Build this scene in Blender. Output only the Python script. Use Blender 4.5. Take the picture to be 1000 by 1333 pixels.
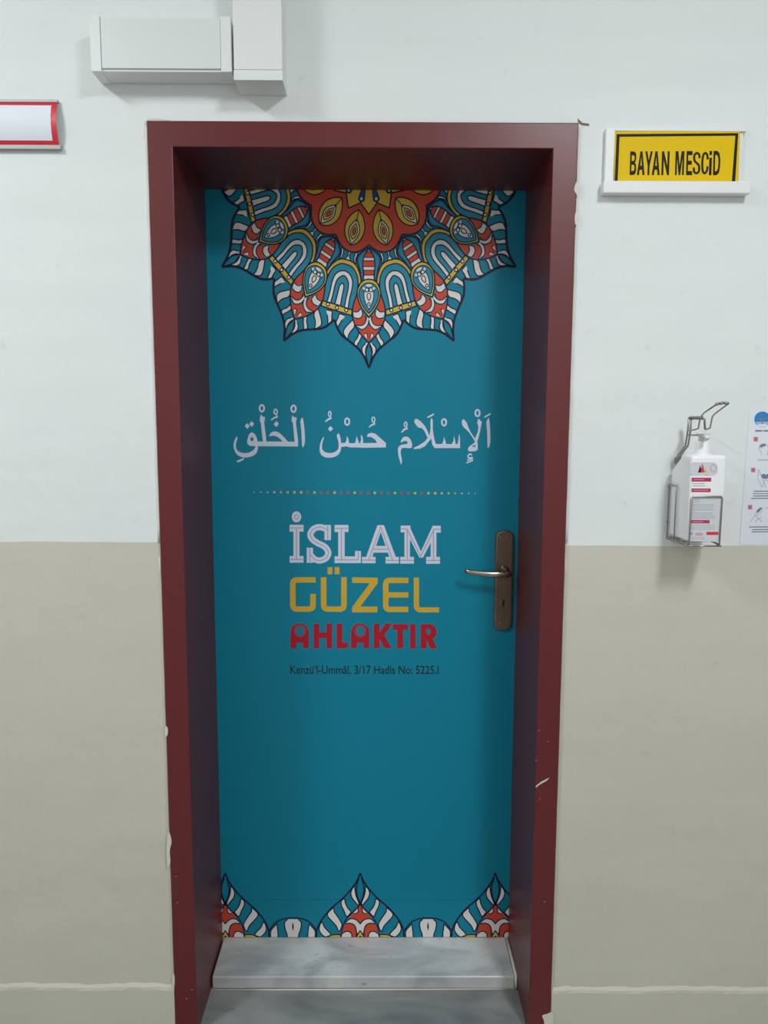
import bpy, bmesh, math, random
import numpy as np
from mathutils import Vector, Matrix
from mathutils.geometry import tessellate_polygon
random.seed(4)

for o in list(bpy.data.objects):
    bpy.data.objects.remove(o)
scene = bpy.context.scene
C = scene.collection

# ------------------------------------------------------------------ camera
F = 1000.0
S = 0.82                                   # clear width of the opening, metres
HW = S / 2                                 # half width of the opening
DEP = 0.3746 * S                           # depth of the reveal
ZT = 0.0446 * S                            # top of the marble sill
ZS = ZT + 2.5109 * S                       # underside of the frame head
XO = 0.5663 * S                            # outer half width of the frame
ZO = ZS + 0.0656 * S                       # outer top of the frame
YT = 0.1851 * S                            # front edge of the marble sill
CAM = np.array([0.0468 * S, -2.1201 * S, ZS - 0.7114 * S])
YAW, PIT, ROL = -0.0054, -0.1189, -0.0031


def rot(y, p, r):
    cy, sy, cp, sp, cr, sr = math.cos(y), math.sin(y), math.cos(p), math.sin(p), math.cos(r), math.sin(r)
    return (np.array([[cy, -sy, 0], [sy, cy, 0], [0, 0, 1]]) @ np.array([[1, 0, 0], [0, cp, -sp], [0, sp, cp]])
            @ np.array([[cr, 0, sr], [0, 1, 0], [-sr, 0, cr]]))


RM = rot(YAW, PIT, ROL)
cam_data = bpy.data.cameras.new('camera')
cam = bpy.data.objects.new('camera', cam_data)
C.objects.link(cam)
m4 = Matrix.Identity(4)
for i in range(3):
    m4[i][0], m4[i][1], m4[i][2], m4[i][3] = RM[i][0], RM[i][2], -RM[i][1], CAM[i]
cam.matrix_world = m4
cam_data.sensor_fit = 'HORIZONTAL'
cam_data.sensor_width = 36.0
cam_data.lens = 36.0
cam_data.clip_start = 0.02
scene.camera = cam


def P(px, py, y):
    """photo pixel -> point on the upright plane at depth y (the wall, the door, a box front)"""
    d = RM @ np.array([(px - 500) / F, 1.0, -(py - 666.5) / F])
    t = (y - CAM[1]) / d[1]
    q = CAM + d * t
    return (q[0], q[1], q[2])


# ------------------------------------------------------------------ light
w = bpy.data.worlds.new('world')
scene.world = w
w.use_nodes = True
w.node_tree.nodes['Background'].inputs[0].default_value = (1.0, 0.95, 0.88, 1)
w.node_tree.nodes['Background'].inputs[1].default_value = 0.45
ROOM_Y = -2.9
ROOM_Z = 3.10
LX, LY = 0.95, -1.90                       # main ceiling lamp
L2X, L2Y = -1.60, -1.40                      # next lamp along the corridor


def area(name, loc, size, power, col):
    l = bpy.data.lights.new(name, 'AREA')
    l.energy = power
    l.shape = 'RECTANGLE'
    l.size = size
    l.size_y = size * 2.2
    l.color = col
    o = bpy.data.objects.new(name, l)
    o.location = loc
    C.objects.link(o)
    return o


area('lamp_light', (LX, LY, ROOM_Z - 0.075), 0.30, 42, (0.93, 0.985, 1.0))
area('lamp_light', (L2X, L2Y, ROOM_Z - 0.075), 0.30, 35, (0.93, 0.985, 1.0))

scene.view_settings.view_transform = 'Standard'
scene.view_settings.look = 'None'
scene.view_settings.exposure = 0.0
scene.view_settings.gamma = 1.0
scene.view_settings.use_curve_mapping = False


# ------------------------------------------------------------------ materials
def lin(c):
    return tuple((v / 255 / 12.92) if v / 255 <= 0.04045 else ((v / 255 + 0.055) / 1.055) ** 2.4 for v in c) + (1.0,)


def mat(name, rgb, rough=0.5, metal=0.0, var=0.0, vscale=8.0, bump=0.0, bscale=60.0, spec=0.5, srgb=True, coat=0.0):
    m = bpy.data.materials.new(name)
    m.use_nodes = True
    nt = m.node_tree
    b = nt.nodes['Principled BSDF']
    col = lin(rgb) if srgb else tuple(rgb) + (1.0,)
    b.inputs['Base Color'].default_value = col
    b.inputs['Roughness'].default_value = rough
    b.inputs['Metallic'].default_value = metal
    b.inputs['Specular IOR Level'].default_value = spec
    b.inputs['Coat Weight'].default_value = coat
    tc = nt.nodes.new('ShaderNodeTexCoord')
    n = nt.nodes.new('ShaderNodeTexNoise')
    n.inputs['Scale'].default_value = vscale
    n.inputs['Detail'].default_value = 5
    nt.links.new(tc.outputs['Object'], n.inputs['Vector'])
    mix = nt.nodes.new('ShaderNodeMixRGB')
    mix.inputs[1].default_value = tuple(c * (1 - var) for c in col[:3]) + (1,)
    mix.inputs[2].default_value = tuple(min(1, c * (1 + var)) for c in col[:3]) + (1,)
    nt.links.new(n.outputs['Fac'], mix.inputs[0])
    nt.links.new(mix.outputs[0], b.inputs['Base Color'])
    if bump:
        n2 = nt.nodes.new('ShaderNodeTexNoise')
        n2.inputs['Scale'].default_value = bscale
        n2.inputs['Detail'].default_value = 3
        nt.links.new(tc.outputs['Object'], n2.inputs['Vector'])
        bp = nt.nodes.new('ShaderNodeBump')
        bp.inputs['Strength'].default_value = bump
        bp.inputs['Distance'].default_value = 0.004
        nt.links.new(n2.outputs['Fac'], bp.inputs['Height'])
        nt.links.new(bp.outputs['Normal'], b.inputs['Normal'])
    return m


YW = 0.008                                   # plaster face of the wall
Z_DADO = (P(100, 705.5, YW)[2] + P(860, 710.5, YW)[2]) / 2
Z_DADO_L = P(100, 705.5, YW)[2]
Z_DADO_R = P(860, 710.5, YW)[2]
Z_BASE_L = P(100, 1286, YW - 0.007)[2]
Z_BASE_R = P(860, 1290, YW - 0.007)[2]


def wall_material():
    m = bpy.data.materials.new('two_tone_wall_paint')
    m.use_nodes = True
    nt = m.node_tree
    L = nt.links.new
    b = nt.nodes['Principled BSDF']
    tc = nt.nodes.new('ShaderNodeTexCoord')
    sep = nt.nodes.new('ShaderNodeSeparateXYZ')
    L(tc.outputs['Object'], sep.inputs[0])
    # wobbling paint line, a touch lower right of the door
    wob = nt.nodes.new('ShaderNodeTexNoise')
    wob.inputs['Scale'].default_value = 5
    L(tc.outputs['Object'], wob.inputs['Vector'])
    side = nt.nodes.new('ShaderNodeMath'); side.operation = 'GREATER_THAN'
    L(sep.outputs['X'], side.inputs[0]); side.inputs[1].default_value = 0
    mul = nt.nodes.new('ShaderNodeMath'); mul.operation = 'MULTIPLY_ADD'
    L(side.outputs[0], mul.inputs[0]); mul.inputs[1].default_value = Z_DADO_R - Z_DADO_L; mul.inputs[2].default_value = Z_DADO_L - 0.003
    ma = nt.nodes.new('ShaderNodeMath'); ma.operation = 'MULTIPLY_ADD'
    L(wob.outputs['Fac'], ma.inputs[0]); ma.inputs[1].default_value = 0.006; L(mul.outputs[0], ma.inputs[2])
    gt = nt.nodes.new('ShaderNodeMath'); gt.operation = 'GREATER_THAN'
    L(sep.outputs['Z'], gt.inputs[0]); L(ma.outputs[0], gt.inputs[1])
    # grime and patch variation
    n = nt.nodes.new('ShaderNodeTexNoise'); n.inputs['Scale'].default_value = 2.2; n.inputs['Detail'].default_value = 6
    L(tc.outputs['Object'], n.inputs['Vector'])
    up = nt.nodes.new('ShaderNodeMixRGB'); up.inputs[1].default_value = (0.75, 0.785, 0.80, 1); up.inputs[2].default_value = (0.80, 0.82, 0.815, 1)
    lo = nt.nodes.new('ShaderNodeMixRGB'); lo.inputs[1].default_value = (0.575, 0.555, 0.475, 1); lo.inputs[2].default_value = (0.635, 0.61, 0.53, 1)
    L(n.outputs['Fac'], up.inputs[0]); L(n.outputs['Fac'], lo.inputs[0])
    mx = nt.nodes.new('ShaderNodeMixRGB')
    L(gt.outputs[0], mx.inputs[0]); L(lo.outputs[0], mx.inputs[1]); L(up.outputs[0], mx.inputs[2])
    # trowel streaks and dull rubbed patches
    mp = nt.nodes.new('ShaderNodeMapping'); mp.inputs['Scale'].default_value = (0.9, 1.0, 7.0)
    L(tc.outputs['Object'], mp.inputs[0])
    n3 = nt.nodes.new('ShaderNodeTexNoise'); n3.inputs['Scale'].default_value = 2.0; n3.inputs['Detail'].default_value = 7; n3.inputs['Roughness'].default_value = 0.6
    L(mp.outputs[0], n3.inputs['Vector'])
    c3 = nt.nodes.new('ShaderNodeValToRGB')
    c3.color_ramp.elements[0].position = 0.30; c3.color_ramp.elements[0].color = (0.86, 0.86, 0.85, 1)
    c3.color_ramp.elements[1].position = 0.62; c3.color_ramp.elements[1].color = (1, 1, 1, 1)
    L(n3.outputs['Fac'], c3.inputs[0])
    n4 = nt.nodes.new('ShaderNodeTexNoise'); n4.inputs['Scale'].default_value = 26; n4.inputs['Detail'].default_value = 4
    L(tc.outputs['Object'], n4.inputs['Vector'])
    c4 = nt.nodes.new('ShaderNodeValToRGB')
    c4.color_ramp.elements[0].position = 0.24; c4.color_ramp.elements[0].color = (0.80, 0.79, 0.77, 1)
    c4.color_ramp.elements[1].position = 0.33; c4.color_ramp.elements[1].color = (1, 1, 1, 1)
    L(n4.outputs['Fac'], c4.inputs[0])
    m3 = nt.nodes.new('ShaderNodeMixRGB'); m3.blend_type = 'MULTIPLY'; m3.inputs[0].default_value = 0.22
    L(mx.outputs[0], m3.inputs[1]); L(c3.outputs[0], m3.inputs[2])
    m4_ = nt.nodes.new('ShaderNodeMixRGB'); m4_.blend_type = 'MULTIPLY'; m4_.inputs[0].default_value = 0.3
    L(m3.outputs[0], m4_.inputs[1]); L(c4.outputs[0], m4_.inputs[2])
    L(m4_.outputs[0], b.inputs['Base Color'])
    rr = nt.nodes.new('ShaderNodeMath'); rr.operation = 'MULTIPLY_ADD'
    L(gt.outputs[0], rr.inputs[0]); rr.inputs[1].default_value = 0.2; rr.inputs[2].default_value = 0.45
    L(rr.outputs[0], b.inputs['Roughness'])
    b.inputs['Specular IOR Level'].default_value = 0.3
    nb = nt.nodes.new('ShaderNodeTexNoise'); nb.inputs['Scale'].default_value = 4.5; nb.inputs['Detail'].default_value = 6; nb.inputs['Roughness'].default_value = 0.55
    L(tc.outputs['Object'], nb.inputs['Vector'])
    bp = nt.nodes.new('ShaderNodeBump'); bp.inputs['Strength'].default_value = 0.45; bp.inputs['Distance'].default_value = 0.014
    L(nb.outputs['Fac'], bp.inputs['Height']); L(bp.outputs['Normal'], b.inputs['Normal'])
    return m


def marble_material(name, base, dark, scale=3.0, rough=0.3):
    m = bpy.data.materials.new(name)
    m.use_nodes = True
    nt = m.node_tree
    L = nt.links.new
    b = nt.nodes['Principled BSDF']
    tc = nt.nodes.new('ShaderNodeTexCoord')
    mp = nt.nodes.new('ShaderNodeMapping'); mp.inputs['Scale'].default_value = (1, 2.2, 1)
    L(tc.outputs['Object'], mp.inputs[0])
    n = nt.nodes.new('ShaderNodeTexNoise'); n.inputs['Scale'].default_value = scale; n.inputs['Detail'].default_value = 8; n.inputs['Distortion'].default_value = 0.8
    L(mp.outputs[0], n.inputs['Vector'])
    cr = nt.nodes.new('ShaderNodeValToRGB')
    cr.color_ramp.elements[0].position = 0.33; cr.color_ramp.elements[0].color = lin(dark)
    cr.color_ramp.elements[1].position = 0.62; cr.color_ramp.elements[1].color = lin(base)
    L(n.outputs['Fac'], cr.inputs[0])
    # small stains
    n2 = nt.nodes.new('ShaderNodeTexNoise'); n2.inputs['Scale'].default_value = scale * 7; n2.inputs['Detail'].default_value = 4
    L(mp.outputs[0], n2.inputs['Vector'])
    c2 = nt.nodes.new('ShaderNodeValToRGB')
    c2.color_ramp.elements[0].position = 0.66; c2.color_ramp.elements[0].color = (0, 0, 0, 1)
    c2.color_ramp.elements[1].position = 0.76; c2.color_ramp.elements[1].color = (0.55, 0.55, 0.55, 1)
    L(n2.outputs['Fac'], c2.inputs[0])
    mx = nt.nodes.new('ShaderNodeMixRGB'); L(c2.outputs[0], mx.inputs[0]); L(cr.outputs[0], mx.inputs[1]); mx.inputs[2].default_value = lin((95, 92, 88))
    L(mx.outputs[0], b.inputs['Base Color'])
    b.inputs['Roughness'].default_value = rough
    return m


M = {}
M['wall'] = wall_material()
M['plain_white'] = mat('white_emulsion', (222, 222, 218), 0.8, var=0.03)
M['beige'] = mat('beige_gloss_paint', (202, 199, 186), 0.42, var=0.06, vscale=5, bump=0.15, bscale=14, spec=0.3)
M['maroon'] = mat('maroon_enamel', (101, 37, 40), 0.36, var=0.10, vscale=4, bump=0.05, bscale=25, spec=0.42)
M['sill'] = marble_material('white_marble', (214, 216, 214), (168, 170, 172), 5.0, 0.3)
M['floor'] = marble_material('worn_grey_marble', (150, 152, 150), (112, 114, 114), 3.5, 0.35)
M['leafwood'] = mat('painted_door_edge', (60, 70, 75), 0.5, var=0.05)
M['teal'] = mat('teal_vinyl_film', (16, 132, 160), 0.4, var=0.03, vscale=2, spec=0.22)
M['print_teal'] = mat('print_teal', (42, 142, 172), 0.42, var=0.03, spec=0.25)
M['print_blue'] = mat('print_blue', (34, 84, 140), 0.42, var=0.03, spec=0.25)
M['print_white'] = mat('print_white', (232, 228, 226), 0.42, var=0.02, spec=0.25)
M['print_lilac'] = mat('print_lilac', (214, 219, 236), 0.42, var=0.02, spec=0.25)
M['print_grey'] = mat('print_grey', (160, 150, 180), 0.42, var=0.02, spec=0.25)
M['print_yellow'] = mat('print_yellow', (222, 186, 66), 0.42, var=0.03, spec=0.25)
M['print_gold'] = mat('print_gold', (214, 172, 58), 0.42, var=0.03, spec=0.25)
M['print_orange'] = mat('print_orange', (208, 78, 56), 0.42, var=0.03, spec=0.25)
M['print_red'] = mat('print_red', (176, 28, 48), 0.42, var=0.03, spec=0.25)
M['print_navy'] = mat('print_navy', (20, 18, 54), 0.42, var=0.03, spec=0.25)
M['ink'] = mat('print_black', (28, 24, 26), 0.5, var=0.03, spec=0.15)
M['ink_blue'] = mat('print_dark_teal_ink', (10, 28, 46), 0.42, var=0.03)
M['nickel'] = mat('tarnished_nickel', (128, 112, 100), 0.33, metal=0.85, var=0.25, vscale=35, bump=0.08, bscale=150)
M['nickel_bright'] = mat('polished_nickel', (176, 166, 158), 0.2, metal=0.95, var=0.1, vscale=30)
M['hole'] = mat('keyhole_dark', (10, 10, 10), 0.8)
M['plastic'] = mat('white_plastic', (228, 230, 230), 0.4, var=0.015, vscale=6)
M['plastic_edge'] = mat('white_plastic_lid', (220, 224, 224), 0.42, var=0.02, vscale=6)
M['sign_yellow'] = mat('yellow_card', (228, 190, 0), 0.5, var=0.02, spec=0.15)
M['sign_red'] = mat('red_card', (206, 40, 56), 0.4, var=0.03)
M['sign_card'] = mat('white_card', (226, 229, 240), 0.6, var=0.02)
M['aluminium'] = mat('brushed_aluminium', (168, 168, 166), 0.55, metal=0.5, var=0.06, vscale=40)
M['bottle'] = mat('white_bottle_plastic', (236, 236, 240), 0.32, var=0.01)
M['wire'] = mat('steel_wire', (158, 156, 152), 0.3, metal=0.9, var=0.12, vscale=60)
M['paper'] = mat('white_paper', (226, 229, 238), 0.5, var=0.015)
M['label_grey'] = mat('label_grey', (205, 207, 214), 0.5)
M['label_line'] = mat('label_fine_print', (172, 176, 186), 0.5)
M['label_red'] = mat('label_crimson', (186, 40, 84), 0.45)
M['label_redder'] = mat('label_red', (214, 50, 66), 0.45)
M['logo_blue'] = mat('logo_blue', (44, 128, 190), 0.5)
M['logo_pale'] = mat('logo_pale_blue', (150, 190, 220), 0.5)
M['line_grey'] = mat('drawing_grey', (150, 158, 176), 0.5)
M['line_dark'] = mat('drawing_slate', (118, 126, 150), 0.5)
M['icon_pink'] = mat('icon_pink', (206, 150, 168), 0.5)
M['chip'] = mat('bare_plaster_chip', (214, 210, 200), 0.7, var=0.06, vscale=40)
M['scuff'] = mat('pale_scuff', (150, 96, 92), 0.5, var=0.2, vscale=60)
M['caulk'] = mat('white_sealant', (220, 220, 214), 0.6, var=0.05)
M['crack'] = mat('brown_crack_filler', (120, 100, 84), 0.7, var=0.2, vscale=50)
lampm = bpy.data.materials.new('lamp_diffuser')
lampm.use_nodes = True
lampm.node_tree.nodes['Principled BSDF'].inputs['Emission Color'].default_value = (1, 0.97, 0.93, 1)
lampm.node_tree.nodes['Principled BSDF'].inputs['Emission Strength'].default_value = 4.0
M['lamp'] = lampm


# ------------------------------------------------------------------ helpers
def link_mesh(name, bm, m, parent=None, smooth=False):
    me = bpy.data.meshes.new(name)
    bm.to_mesh(me)
    bm.free()
    if smooth:
        for p in me.polygons:
            p.use_smooth = True
    for k in (m if isinstance(m, (list, tuple)) else [m]):
        me.materials.append(M[k])
    o = bpy.data.objects.new(name, me)
    C.objects.link(o)
    if parent is not None:
        o.parent = parent
        o.matrix_parent_inverse = parent_inv(parent)
    return o


def parent_inv(p):
    # parts are modelled in world coordinates, so a parented mesh sits at the world origin
    if p.parent is not None:
        return Matrix.Identity(4)
    return Matrix.Translation(p.location).inverted()


def empty(name, loc=(0, 0, 0)):
    o = bpy.data.objects.new(name, None)
    o.location = loc
    o.empty_display_size = 0.05
    C.objects.link(o)
    return o


def tag(o, label=None, cat=None, group=None, kind=None):
    if label: o['label'] = label
    if cat: o['category'] = cat
    if group: o['group'] = group
    if kind: o['kind'] = kind
    return o


def add_box(bm, x0, x1, y0, y1, z0, z1, bevel=0.0, seg=2):
    vs = [bm.verts.new((x, y, z)) for z in (z0, z1) for y in (y0, y1) for x in (x0, x1)]
    fs = [bm.faces.new([vs[i] for i in f]) for f in ((0, 2, 3, 1), (4, 5, 7, 6), (0, 1, 5, 4), (2, 6, 7, 3), (0, 4, 6, 2), (1, 3, 7, 5))]
    if bevel:
        es = list({e for f in fs for e in f.edges})
        bmesh.ops.bevel(bm, geom=es, offset=bevel, segments=seg, affect='EDGES', profile=0.5)
    return vs


def box(name, m, x0, x1, y0, y1, z0, z1, parent=None, bevel=0.0, seg=2):
    bm = bmesh.new()
    add_box(bm, x0, x1, y0, y1, z0, z1, bevel, seg)
    return link_mesh(name, bm, m, parent)


def smooth_pts(pts, n=4, closed=False):
    pts = [np.array(p, float) for p in pts]
    if len(pts) < 3:
        return [tuple(p) for p in pts]
    out = []
    N = len(pts)
    rng = range(N if closed else N - 1)
    for i in rng:
        if closed:
            p0, p1, p2, p3 = pts[(i - 1) % N], pts[i], pts[(i + 1) % N], pts[(i + 2) % N]
        else:
            p0, p1, p2, p3 = pts[max(i - 1, 0)], pts[i], pts[i + 1], pts[min(i + 2, N - 1)]
        for k in range(n):
            t = k / n
            out.append(tuple(0.5 * ((2 * p1) + (p2 - p0) * t + (2 * p0 - 5 * p1 + 4 * p2 - p3) * t * t + (3 * p1 - p0 - 3 * p2 + p3) * t ** 3)))
    if not closed:
        out.append(tuple(pts[-1]))
    return out


def add_tube(bm, pts, r, n=8, closed=False):
    pts = [Vector(p) for p in pts]
    N = len(pts)
    rad = r if isinstance(r, (list, tuple)) else [r] * N
    rings = []
    ref = None
    for i in range(N):
        if closed:
            t = (pts[(i + 1) % N] - pts[i - 1]).normalized()
        else:
            t = (pts[min(i + 1, N - 1)] - pts[max(i - 1, 0)]).normalized()
        if ref is None:
            ref = Vector((0, 0, 1)) if abs(t.z) < 0.9 else Vector((1, 0, 0))
        u = (ref - t * ref.dot(t)).normalized()
        ref = u
        v = t.cross(u)
        rings.append([bm.verts.new(pts[i] + (u * math.cos(2 * math.pi * k / n) + v * math.sin(2 * math.pi * k / n)) * rad[i]) for k in range(n)])
    for i in range(N if closed else N - 1):
        a, b = rings[i], rings[(i + 1) % N]
        for k in range(n):
            bm.faces.new((a[k], a[(k + 1) % n], b[(k + 1) % n], b[k]))
    if not closed:
        bm.faces.new(rings[0][::-1])
        bm.faces.new(rings[-1])


def tube(name, m, pts, r, parent=None, n=8, closed=False, sm=0):
    bm = bmesh.new()
    if sm:
        pts = smooth_pts(pts, sm, closed)
    add_tube(bm, pts, r, n, closed)
    bmesh.ops.recalc_face_normals(bm, faces=bm.faces)
    return link_mesh(name, bm, m, parent, True)


def add_lathe(bm, prof, cx, cy, n=24):
    rings = []
    for (r, z) in prof:
        rings.append([bm.verts.new((cx + r * math.cos(2 * math.pi * k / n), cy + r * math.sin(2 * math.pi * k / n), z)) for k in range(n)])
    for a, b in zip(rings[:-1], rings[1:]):
        for k in range(n):
            bm.faces.new((a[k], a[(k + 1) % n], b[(k + 1) % n], b[k]))
    bm.faces.new(rings[0][::-1])
    bm.faces.new(rings[-1])


def ell(cx, cy, rx, ry, n=20):
    return [(cx + rx * math.cos(2 * math.pi * k / n), cy + ry * math.sin(2 * math.pi * k / n)) for k in range(n)]


def rect(x0, y0, x1, y1):
    return [(x0, y0), (x1, y0), (x1, y1), (x0, y1)]


class Print:
    """flat ink shapes on an upright surface: polygons given in 2-D, placed at depth y, stacked in hair-thin ink layers"""

    def __init__(self, y, conv, step=0.00006, mats=None):
        self.y, self.conv, self.step = y, conv, step
        self.mats = []
        self.v, self.f, self.fm = [], [], []
        self.count = 0
        self.jit = 0.0

    def fill(self, pts, m, layer=0, sm=0):
        if sm:
            pts = smooth_pts(pts, sm, True)
        q = [self.conv(*p) for p in pts]
        self._poly(q, m, layer)

    def _poly(self, q, m, layer):
        if m not in self.mats:
            self.mats.append(m)
        self.count += 1
        y = self.y - self.step * (layer + 1) - 1.0e-6 * (self.count % 23) - self.jit
        tris = tessellate_polygon([[Vector((a, b, 0)) for a, b in q]])
        base = len(self.v)
        self.v += [(a, y, b) for a, b in q]
        for t in tris:
            a, b, c = (q[i] for i in t)
            ar = (b[0] - a[0]) * (c[1] - a[1]) - (c[0] - a[0]) * (b[1] - a[1])
            if abs(ar) < 1e-14:
                continue
            self.f.append([base + i for i in (t if ar > 0 else t[::-1])])
            self.fm.append(self.mats.index(m))

    def stroke(self, pts, wd, m, layer=0, closed=False, sm=0):
        if sm:
            pts = smooth_pts(pts, sm, closed)
        q = [np.array(self.conv(*p)) for p in pts]
        # width is measured in the caller's units
        a, b = np.array(self.conv(0, 0)), np.array(self.conv(100, 0))
        wd = wd * np.linalg.norm(b - a) / 100 / 2
        N = len(q)
        lft, rgt = [], []
        for i in range(N):
            if closed:
                d0, d1 = q[i] - q[i - 1], q[(i + 1) % N] - q[i]
            else:
                d0 = q[i] - q[i - 1] if i else q[1] - q[0]
                d1 = q[i + 1] - q[i] if i < N - 1 else d0
            d0 = d0 / (np.linalg.norm(d0) + 1e-12)
            d1 = d1 / (np.linalg.norm(d1) + 1e-12)
            n0, n1 = np.array([-d0[1], d0[0]]), np.array([-d1[1], d1[0]])
            n = n0 + n1
            ln = np.linalg.norm(n)
            n = n / ln if ln > 1e-6 else n0
            k = wd / max(0.45, float(n @ n1))
            lft.append(q[i] + n * k)
            rgt.append(q[i] - n * k)
        if m not in self.mats:
            self.mats.append(m)
        self.count += 1
        y = self.y - self.step * (layer + 1) - 1.0e-6 * (self.count % 23) - self.jit
        base = len(self.v)
        self.v += [(p[0], y, p[1]) for p in lft] + [(p[0], y, p[1]) for p in rgt]
        for i in range(N if closed else N - 1):
            j = (i + 1) % N
            f = [base + N + i, base + N + j, base + j, base + i]
            self.f.append(f)
            self.fm.append(self.mats.index(m))

    def build(self, name, parent, clip=None):
        me = bpy.data.meshes.new(name)
        me.from_pydata(self.v, [], self.f)
        for k in self.mats:
            me.materials.append(M[k])
        for p, i in zip(me.polygons, self.fm):
            p.material_index = i
        bm = bmesh.new()
        bm.from_mesh(me)
        if clip:
            x0, x1, z0, z1 = clip
            for co, no in (((x0, 0, 0), (-1, 0, 0)), ((x1, 0, 0), (1, 0, 0)), ((0, 0, z0), (0, 0, -1)), ((0, 0, z1), (0, 0, 1))):
                bmesh.ops.bisect_plane(bm, geom=bm.verts[:] + bm.edges[:] + bm.faces[:], plane_co=co, plane_no=no, clear_outer=True)
        for f in bm.faces:
            f.normal_update()
            if f.normal.y > 0:
                f.normal_flip()
        bm.to_mesh(me)
        bm.free()
        o = bpy.data.objects.new(name, me)
        C.objects.link(o)
        o.parent = parent
        o.matrix_parent_inverse = parent_inv(parent)
        return o


def crop(x0, y0, s, y):
    """2-D frame of an enlarged view of the photograph (origin x0,y0, s screen units per photo pixel) laid on plane y"""
    def f(X, Y):
        q = P(x0 + X / s, y0 + Y / s, y)
        return (q[0], q[2])
    return f


def text_polys(body, x0, x1, z0, z1, y, name, m, parent, offset=0.0, shear=0.0, ref=None):
    cu = bpy.data.curves.new('tmp_text', 'FONT')
    cu.body = body
    cu.offset = offset
    cu.resolution_u = 3
    to = bpy.data.objects.new('tmp_text', cu)
    C.objects.link(to)
    dg = bpy.context.evaluated_depsgraph_get()
    me = bpy.data.meshes.new_from_object(to.evaluated_get(dg))
    bpy.data.objects.remove(to)
    bpy.data.curves.remove(cu)
    co = np.array([v.co[:] for v in me.vertices])
    lo, hi = co.min(0), co.max(0)
    if ref:
        lo[1], hi[1] = ref
    me2 = bpy.data.meshes.new(name)
    vs = []
    for c in co:
        u, v = (c[0] - lo[0]) / (hi[0] - lo[0]), (c[1] - lo[1]) / (hi[1] - lo[1])
        vs.append((x0 + (x1 - x0) * u, y, z0 + (z1 - z0) * v))
    me2.from_pydata(vs, [], [list(p.vertices) for p in me.polygons])
    bpy.data.meshes.remove(me)
    bm = bmesh.new()
    bm.from_mesh(me2)
    for f in bm.faces:
        f.normal_update()
        if f.normal.y > 0:
            f.normal_flip()
    bm.to_mesh(me2)
    bm.free()
    me2.materials.append(M[m])
    o = bpy.data.objects.new(name, me2)
    C.objects.link(o)
    o.parent = parent
    o.matrix_parent_inverse = parent_inv(parent)
    return o


# ------------------------------------------------------------------ room shell
XR = 3.2
bm = bmesh.new()
WT = YW + 0.36
add_box(bm, -XR, -XO, YW, WT, 0, ROOM_Z)
add_box(bm, XO, XR, YW, WT, 0, ROOM_Z)
add_box(bm, -XO, XO, YW, WT, ZO, ROOM_Z)
wall = link_mesh('wall_back', bm, 'wall')
tag(wall, 'corridor wall painted white above and beige below around the doorway', 'wall', kind='structure')
fl = box('floor', 'floor', -XR, XR, ROOM_Y, WT, -0.05, 0)
tag(fl, 'worn grey marble floor in front of the door sill', 'floor', kind='structure')
ce = box('ceiling', 'plain_white', -XR, XR, ROOM_Y, WT, ROOM_Z, ROOM_Z + 0.05)
tag(ce, 'plain white corridor ceiling', 'ceiling', kind='structure')
ow = box('wall_front', 'wall', -XR, XR, ROOM_Y - 0.1, ROOM_Y, 0, ROOM_Z)
tag(ow, 'white and beige wall on the other side of the corridor', 'wall', kind='structure')


def baseboard(name, x0, x1, zt, label):
    bm = bmesh.new()
    n = 150
    prev = None
    rng = random.Random(name)
    for i in range(n + 1):
        x = x0 + (x1 - x0) * i / n
        j = 0.0012 * math.sin(i * 0.4) + rng.uniform(-0.0016, 0.0016)
        k_ = rng.uniform(0.0, 0.002)
        prof = [(YW, 0), (YW - 0.006, 0), (YW - 0.006, zt - 0.008 + j), (YW - 0.0035 - k_, zt - 0.001 + j), (YW, zt + 0.004 + 2 * k_ + j)]
        ring = [bm.verts.new((x, a, b)) for a, b in prof]
        if prev:
            for k in range(4):
                bm.faces.new((prev[k], ring[k], ring[k + 1], prev[k + 1]))
        prev = ring
    bmesh.ops.recalc_face_normals(bm, faces=bm.faces)
    for f in bm.faces:
        if f.normal.y > 0.2:
            f.normal_flip()
    o = link_mesh(name, bm, 'beige', None, False)
    return tag(o, label, 'baseboard', kind='structure')


baseboard('baseboard_left', -XR, -XO - 0.001, Z_BASE_L, 'beige painted skirting below the red-bordered nameplate side of the wall')
baseboard('baseboard_right', XO + 0.001, XR, Z_BASE_R, 'beige painted skirting on the soap dispenser side of the doorway')

# ------------------------------------------------------------------ door frame
fr = empty('trim_1', (0, 0, 0))
tag(fr, 'maroon enamelled metal door frame with deep reveal and chipped edges', 'door frame', kind='structure')
bm = bmesh.new()
outl = [(-XO, 0), (-XO, ZO), (XO, ZO), (XO, 0), (HW, 0), (HW, ZS), (-HW, ZS), (-HW, 0)]
fa = [bm.verts.new((x, 0, z)) for x, z in outl]
fb = [bm.verts.new((x, DEP, z)) for x, z in outl]
bm.faces.new(fa)
bm.faces.new(fb[::-1])
for i in range(8):
    j = (i + 1) % 8
    bm.faces.new((fa[i], fb[i], fb[j], fa[j]))
bmesh.ops.recalc_face_normals(bm, faces=bm.faces)
bmesh.ops.bevel(bm, geom=[e for e in bm.edges if all(abs(v.co.y) < 1e-6 for v in e.verts)], offset=0.002, segments=2, affect='EDGES', profile=0.5)
link_mesh('pressed_steel_frame', bm, 'maroon', fr)


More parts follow.
